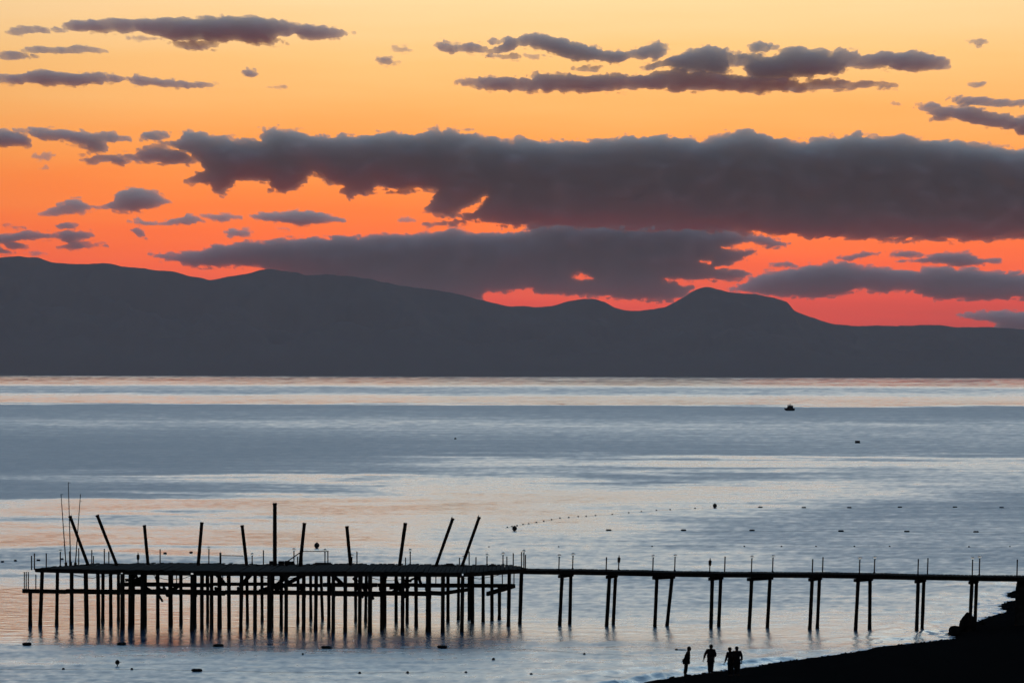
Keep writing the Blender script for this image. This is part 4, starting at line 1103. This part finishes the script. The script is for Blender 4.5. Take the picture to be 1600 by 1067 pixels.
def long_float(x, yb, wpx, hpx, lab, grp):
    q = at_z(x, yb); k = px(q.y); w, h = wpx * k, hpx * k
    root = empty('oblong_float', q); tag(root, lab, 'float', grp)
    m = MB(); zc = h * .45
    m.tube([q + Vector((t * w, 0, zc)) for t in (-.5, -.44, -.30, .30, .44, .5)], [h * .22, h * .42, h * .55, h * .55, h * .42, h * .22], 10)
    m.build('float_body', M_FLOAT, root, True)
    for t in (-.2, .2):
        MB().tube([q + Vector((t * w - .03, 0, zc)), q + Vector((t * w + .03, 0, zc))], h * .57, 10).build('band', M_ROPE, root)
def small_float(x, yb, wpx, lab, grp):
    q = at_z(x, yb); r = wpx * px(q.y) / 2
    root = empty('small_float', q); tag(root, lab, 'float', grp)
    MB().ball(q + Vector((0, 0, r * .45)), r, r, r * .85, 10, 8).build('ball', M_FLOAT, root, True)
    MB().tube([q + Vector((-r * 1.05, 0, r * .3)), q + Vector((r * 1.05, 0, r * .3))], r * .14, 5).build('rope_collar', M_ROPE, root)
ORD = ['first', 'second', 'third', 'fourth', 'fifth', 'sixth', 'seventh', 'eighth', 'ninth', 'tenth', 'eleventh', 'twelfth', 'thirteenth', 'fourteenth', 'fifteenth', 'sixteenth', 'seventeenth', 'eighteenth', 'nineteenth', 'twentieth']
def rope(pts, lab, rpx=0.17):
    P_ = [at_z(x, y) for x, y in pts]
    m = MB()
    fine = []
    for a, b in zip(P_, P_[1:]):
        for t in np.linspace(0, 1, 9)[:-1]:
            q = a.lerp(b, t); q.z = 0.012 + random.uniform(-.012, .02); fine.append(q)
    fine.append(P_[-1] + Vector((0, 0, .01)))
    m.tube(fine, [rpx * px(q.y) for q in fine], 5)
    o = m.build('float_rope', M_ROPE); tag(o, lab, 'rope', 'ropes of the float lines')
front = [(42, 1007.6, 14.5), (190, 1007.2, 14.5), (341, 1009.8, 17), (510, 1012.8, 16), (691, 1012, 16)]
for i, (x_, y_, w_) in enumerate(front):
    long_float(x_, y_, w_, 4.4, f'{ORD[i]} oblong float from the left on the rope just in front of the platform', 'oblong floats in front of the platform')
rope([(-20, 1006.8)] + [(a, b) for a, b, _ in front] + [(830, 1014.5), (912, 1020.6), (990, 1024)], 'long rope carrying oblong floats in front of the platform')
long_float(307.5, 1048.6, 17, 4.6, 'single oblong float on the nearest rope, lower left', 'oblong floats in front of the platform')
near = [(99, 1045.6, 4.6), (206, 1045.6, 4.4), (562, 1051.6, 4.6), (637, 1050.8, 4.4), (728, 1050.8, 4.6), (830, 1053.6, 4.6), (927, 1055, 4.6)]
for i, (x_, y_, w_) in enumerate(near):
    small_float(x_, y_, w_, f'{ORD[i]} small round float from the left on the nearest rope', 'small floats on the nearest rope')
rope([(-20, 1045), (99, 1045.4), (206, 1045.4), (307, 1048), (430, 1050), (562, 1051.2), (637, 1050.4), (728, 1050.4), (830, 1053.2), (927, 1054.6), (985, 1060)], 'nearest float rope along the bottom of the view')
for x_, y_, w_, lab in ((473, 1022, 3.6, 'stray small float below the fourth oblong float'), (771, 1030.2, 5, 'stray small float right of the fifth oblong float'), (913, 1021.8, 4, 'stray small float at the right end of the oblong float rope'),
                        (711.5, 686, 3.6, 'tiny float far out left of the box-shaped float'), (764, 854.4, 2.4, 'tiny float just above the right end of the platform'), (873, 854.4, 2.6, 'tiny float above the first walkway lamp post')):
    small_float(x_, y_, w_, lab, 'stray small floats')
string = [(57,238),(88,232),(124,226),(165,218),(205,213),(258,204),(309,195),(363,184),(422,173),(483,169),(549,163),(604,161),(668,156),(785,149),(900,136),(987,129),(1092,120),(1187,115),(1360,106)]
sp_ = [(780 + a * .225, 770.6 + b * .225) for a, b in string]
for i, (x_, y_) in enumerate(sp_):
    small_float(x_, y_, 2.7, f'{ORD[i]} float from the left on the slanting string between two round buoys', 'floats on the slanting string')
rope([(789, 825)] + sp_ + [(1117, 792.6)], 'slanting rope of small floats between two round buoys', 0.09)
rowa = [(1188, 792.8), (1256, 793.4), (1327, 793.6), (1406, 793), (1492, 792.8), (1565, 793.6)]
for i, (x_, y_) in enumerate(rowa):
    long_float(x_, y_, 7.2, 1.9, f'{ORD[i]} oblong float from the left on the farthest float row at right', 'floats on the farthest row')
rope([(1117, 793)] + rowa + [(1640, 794)], 'rope of the farthest float row at right', 0.08)
rowb = [(951, 829), (1068, 829), (1175, 829.4), (1314, 830.4), (1417, 831), (1525, 831.6)]
for i, (x_, y_) in enumerate(rowb):
    long_float(x_, y_, 8.6, 2.4, f'{ORD[i]} oblong float from the left on the middle float row at right', 'floats on the middle row')
rope([(806, 829)] + rowb + [(1640, 832.5)], 'rope of the middle float row at right', 0.09)
rowc = [(1019, 854), (1163, 854), (1221, 854), (1275, 854.2), (1335, 854), (1390, 854), (1514, 854.4), (1578, 854.4)]
for i, (x_, y_) in enumerate(rowc):
    small_float(x_, y_, 2.8, f'{ORD[i]} tiny float from the left on the row behind the walkway lamps', 'tiny floats behind the walkway')
rope([(900, 853.6)] + rowc + [(1640, 855)], 'thin rope of tiny floats behind the walkway lamps', 0.08)
rowd = [(4, 878.2, 5), (24, 876.4, 4.6), (60, 875.8, 6), (97, 874, 5), (258, 864.8, 5.4), (298.5, 863.6, 5.4)]
for i, (x_, y_, w_) in enumerate(rowd):
    long_float(x_, y_, w_, 2.4, f'{ORD[i]} oblong float from the left behind the platform left end', 'floats behind the platform')

# pale driftwood log floating behind the leftmost person
q0, q1 = at_z(1058, 1016.0), at_z(1073, 1016.4)
root = empty('drift_log', (q0 + q1) / 2); tag(root, 'pale drifting log with a dark end, left of the leftmost person', 'log')
MB().tube([q0.lerp(q1, t) + Vector((0, 0, .04)) for t in (0, .3, .65, 1.0)], [.07, .085, .08, .05], 9, True, .06).build('log', M_DRIFT, root, True)
MB().tube([q0 + Vector((-.14, 0, .05)), q0 + Vector((.02, 0, .05))], [.06, .095], 9, True, .06).build('dark_stub', M_WOOD, root, True)
# loose stones strewn along the waterline
bm = bmesh.new()
rs = random.Random(4)
n_st = 0
while n_st < 330:
    i_ = rs.randrange(3, len(SHORE) - 8); t_ = rs.random()
    q = SHORE[i_].lerp(SHORE[i_ + 1], t_) + Vector((rs.uniform(-.8, .8), rs.uniform(-1.6, 1.2), 0))
    h_ = ground(q.x, q.y)
    if h_ < -0.03 or h_ > 0.5: continue
    n_st += 1
    r = rs.choice((.03, .04, .05, .06, .09))
    m_ = Matrix.Translation((q.x, q.y, h_ + r * .15)) @ Matrix.Rotation(rs.uniform(0, 6), 4, 'Z') @ Matrix.Diagonal((r * rs.uniform(.9, 1.7), r, r * rs.uniform(.5, .9), 1))
    bmesh.ops.create_icosphere(bm, subdivisions=1, radius=1.0, matrix=m_)
me = bpy.data.meshes.new('pebbles'); bm.to_mesh(me); bm.free()
tag(link('pebbles', me, M_ROCK), 'dark pebbles strewn along the waterline', None, None, 'stuff')
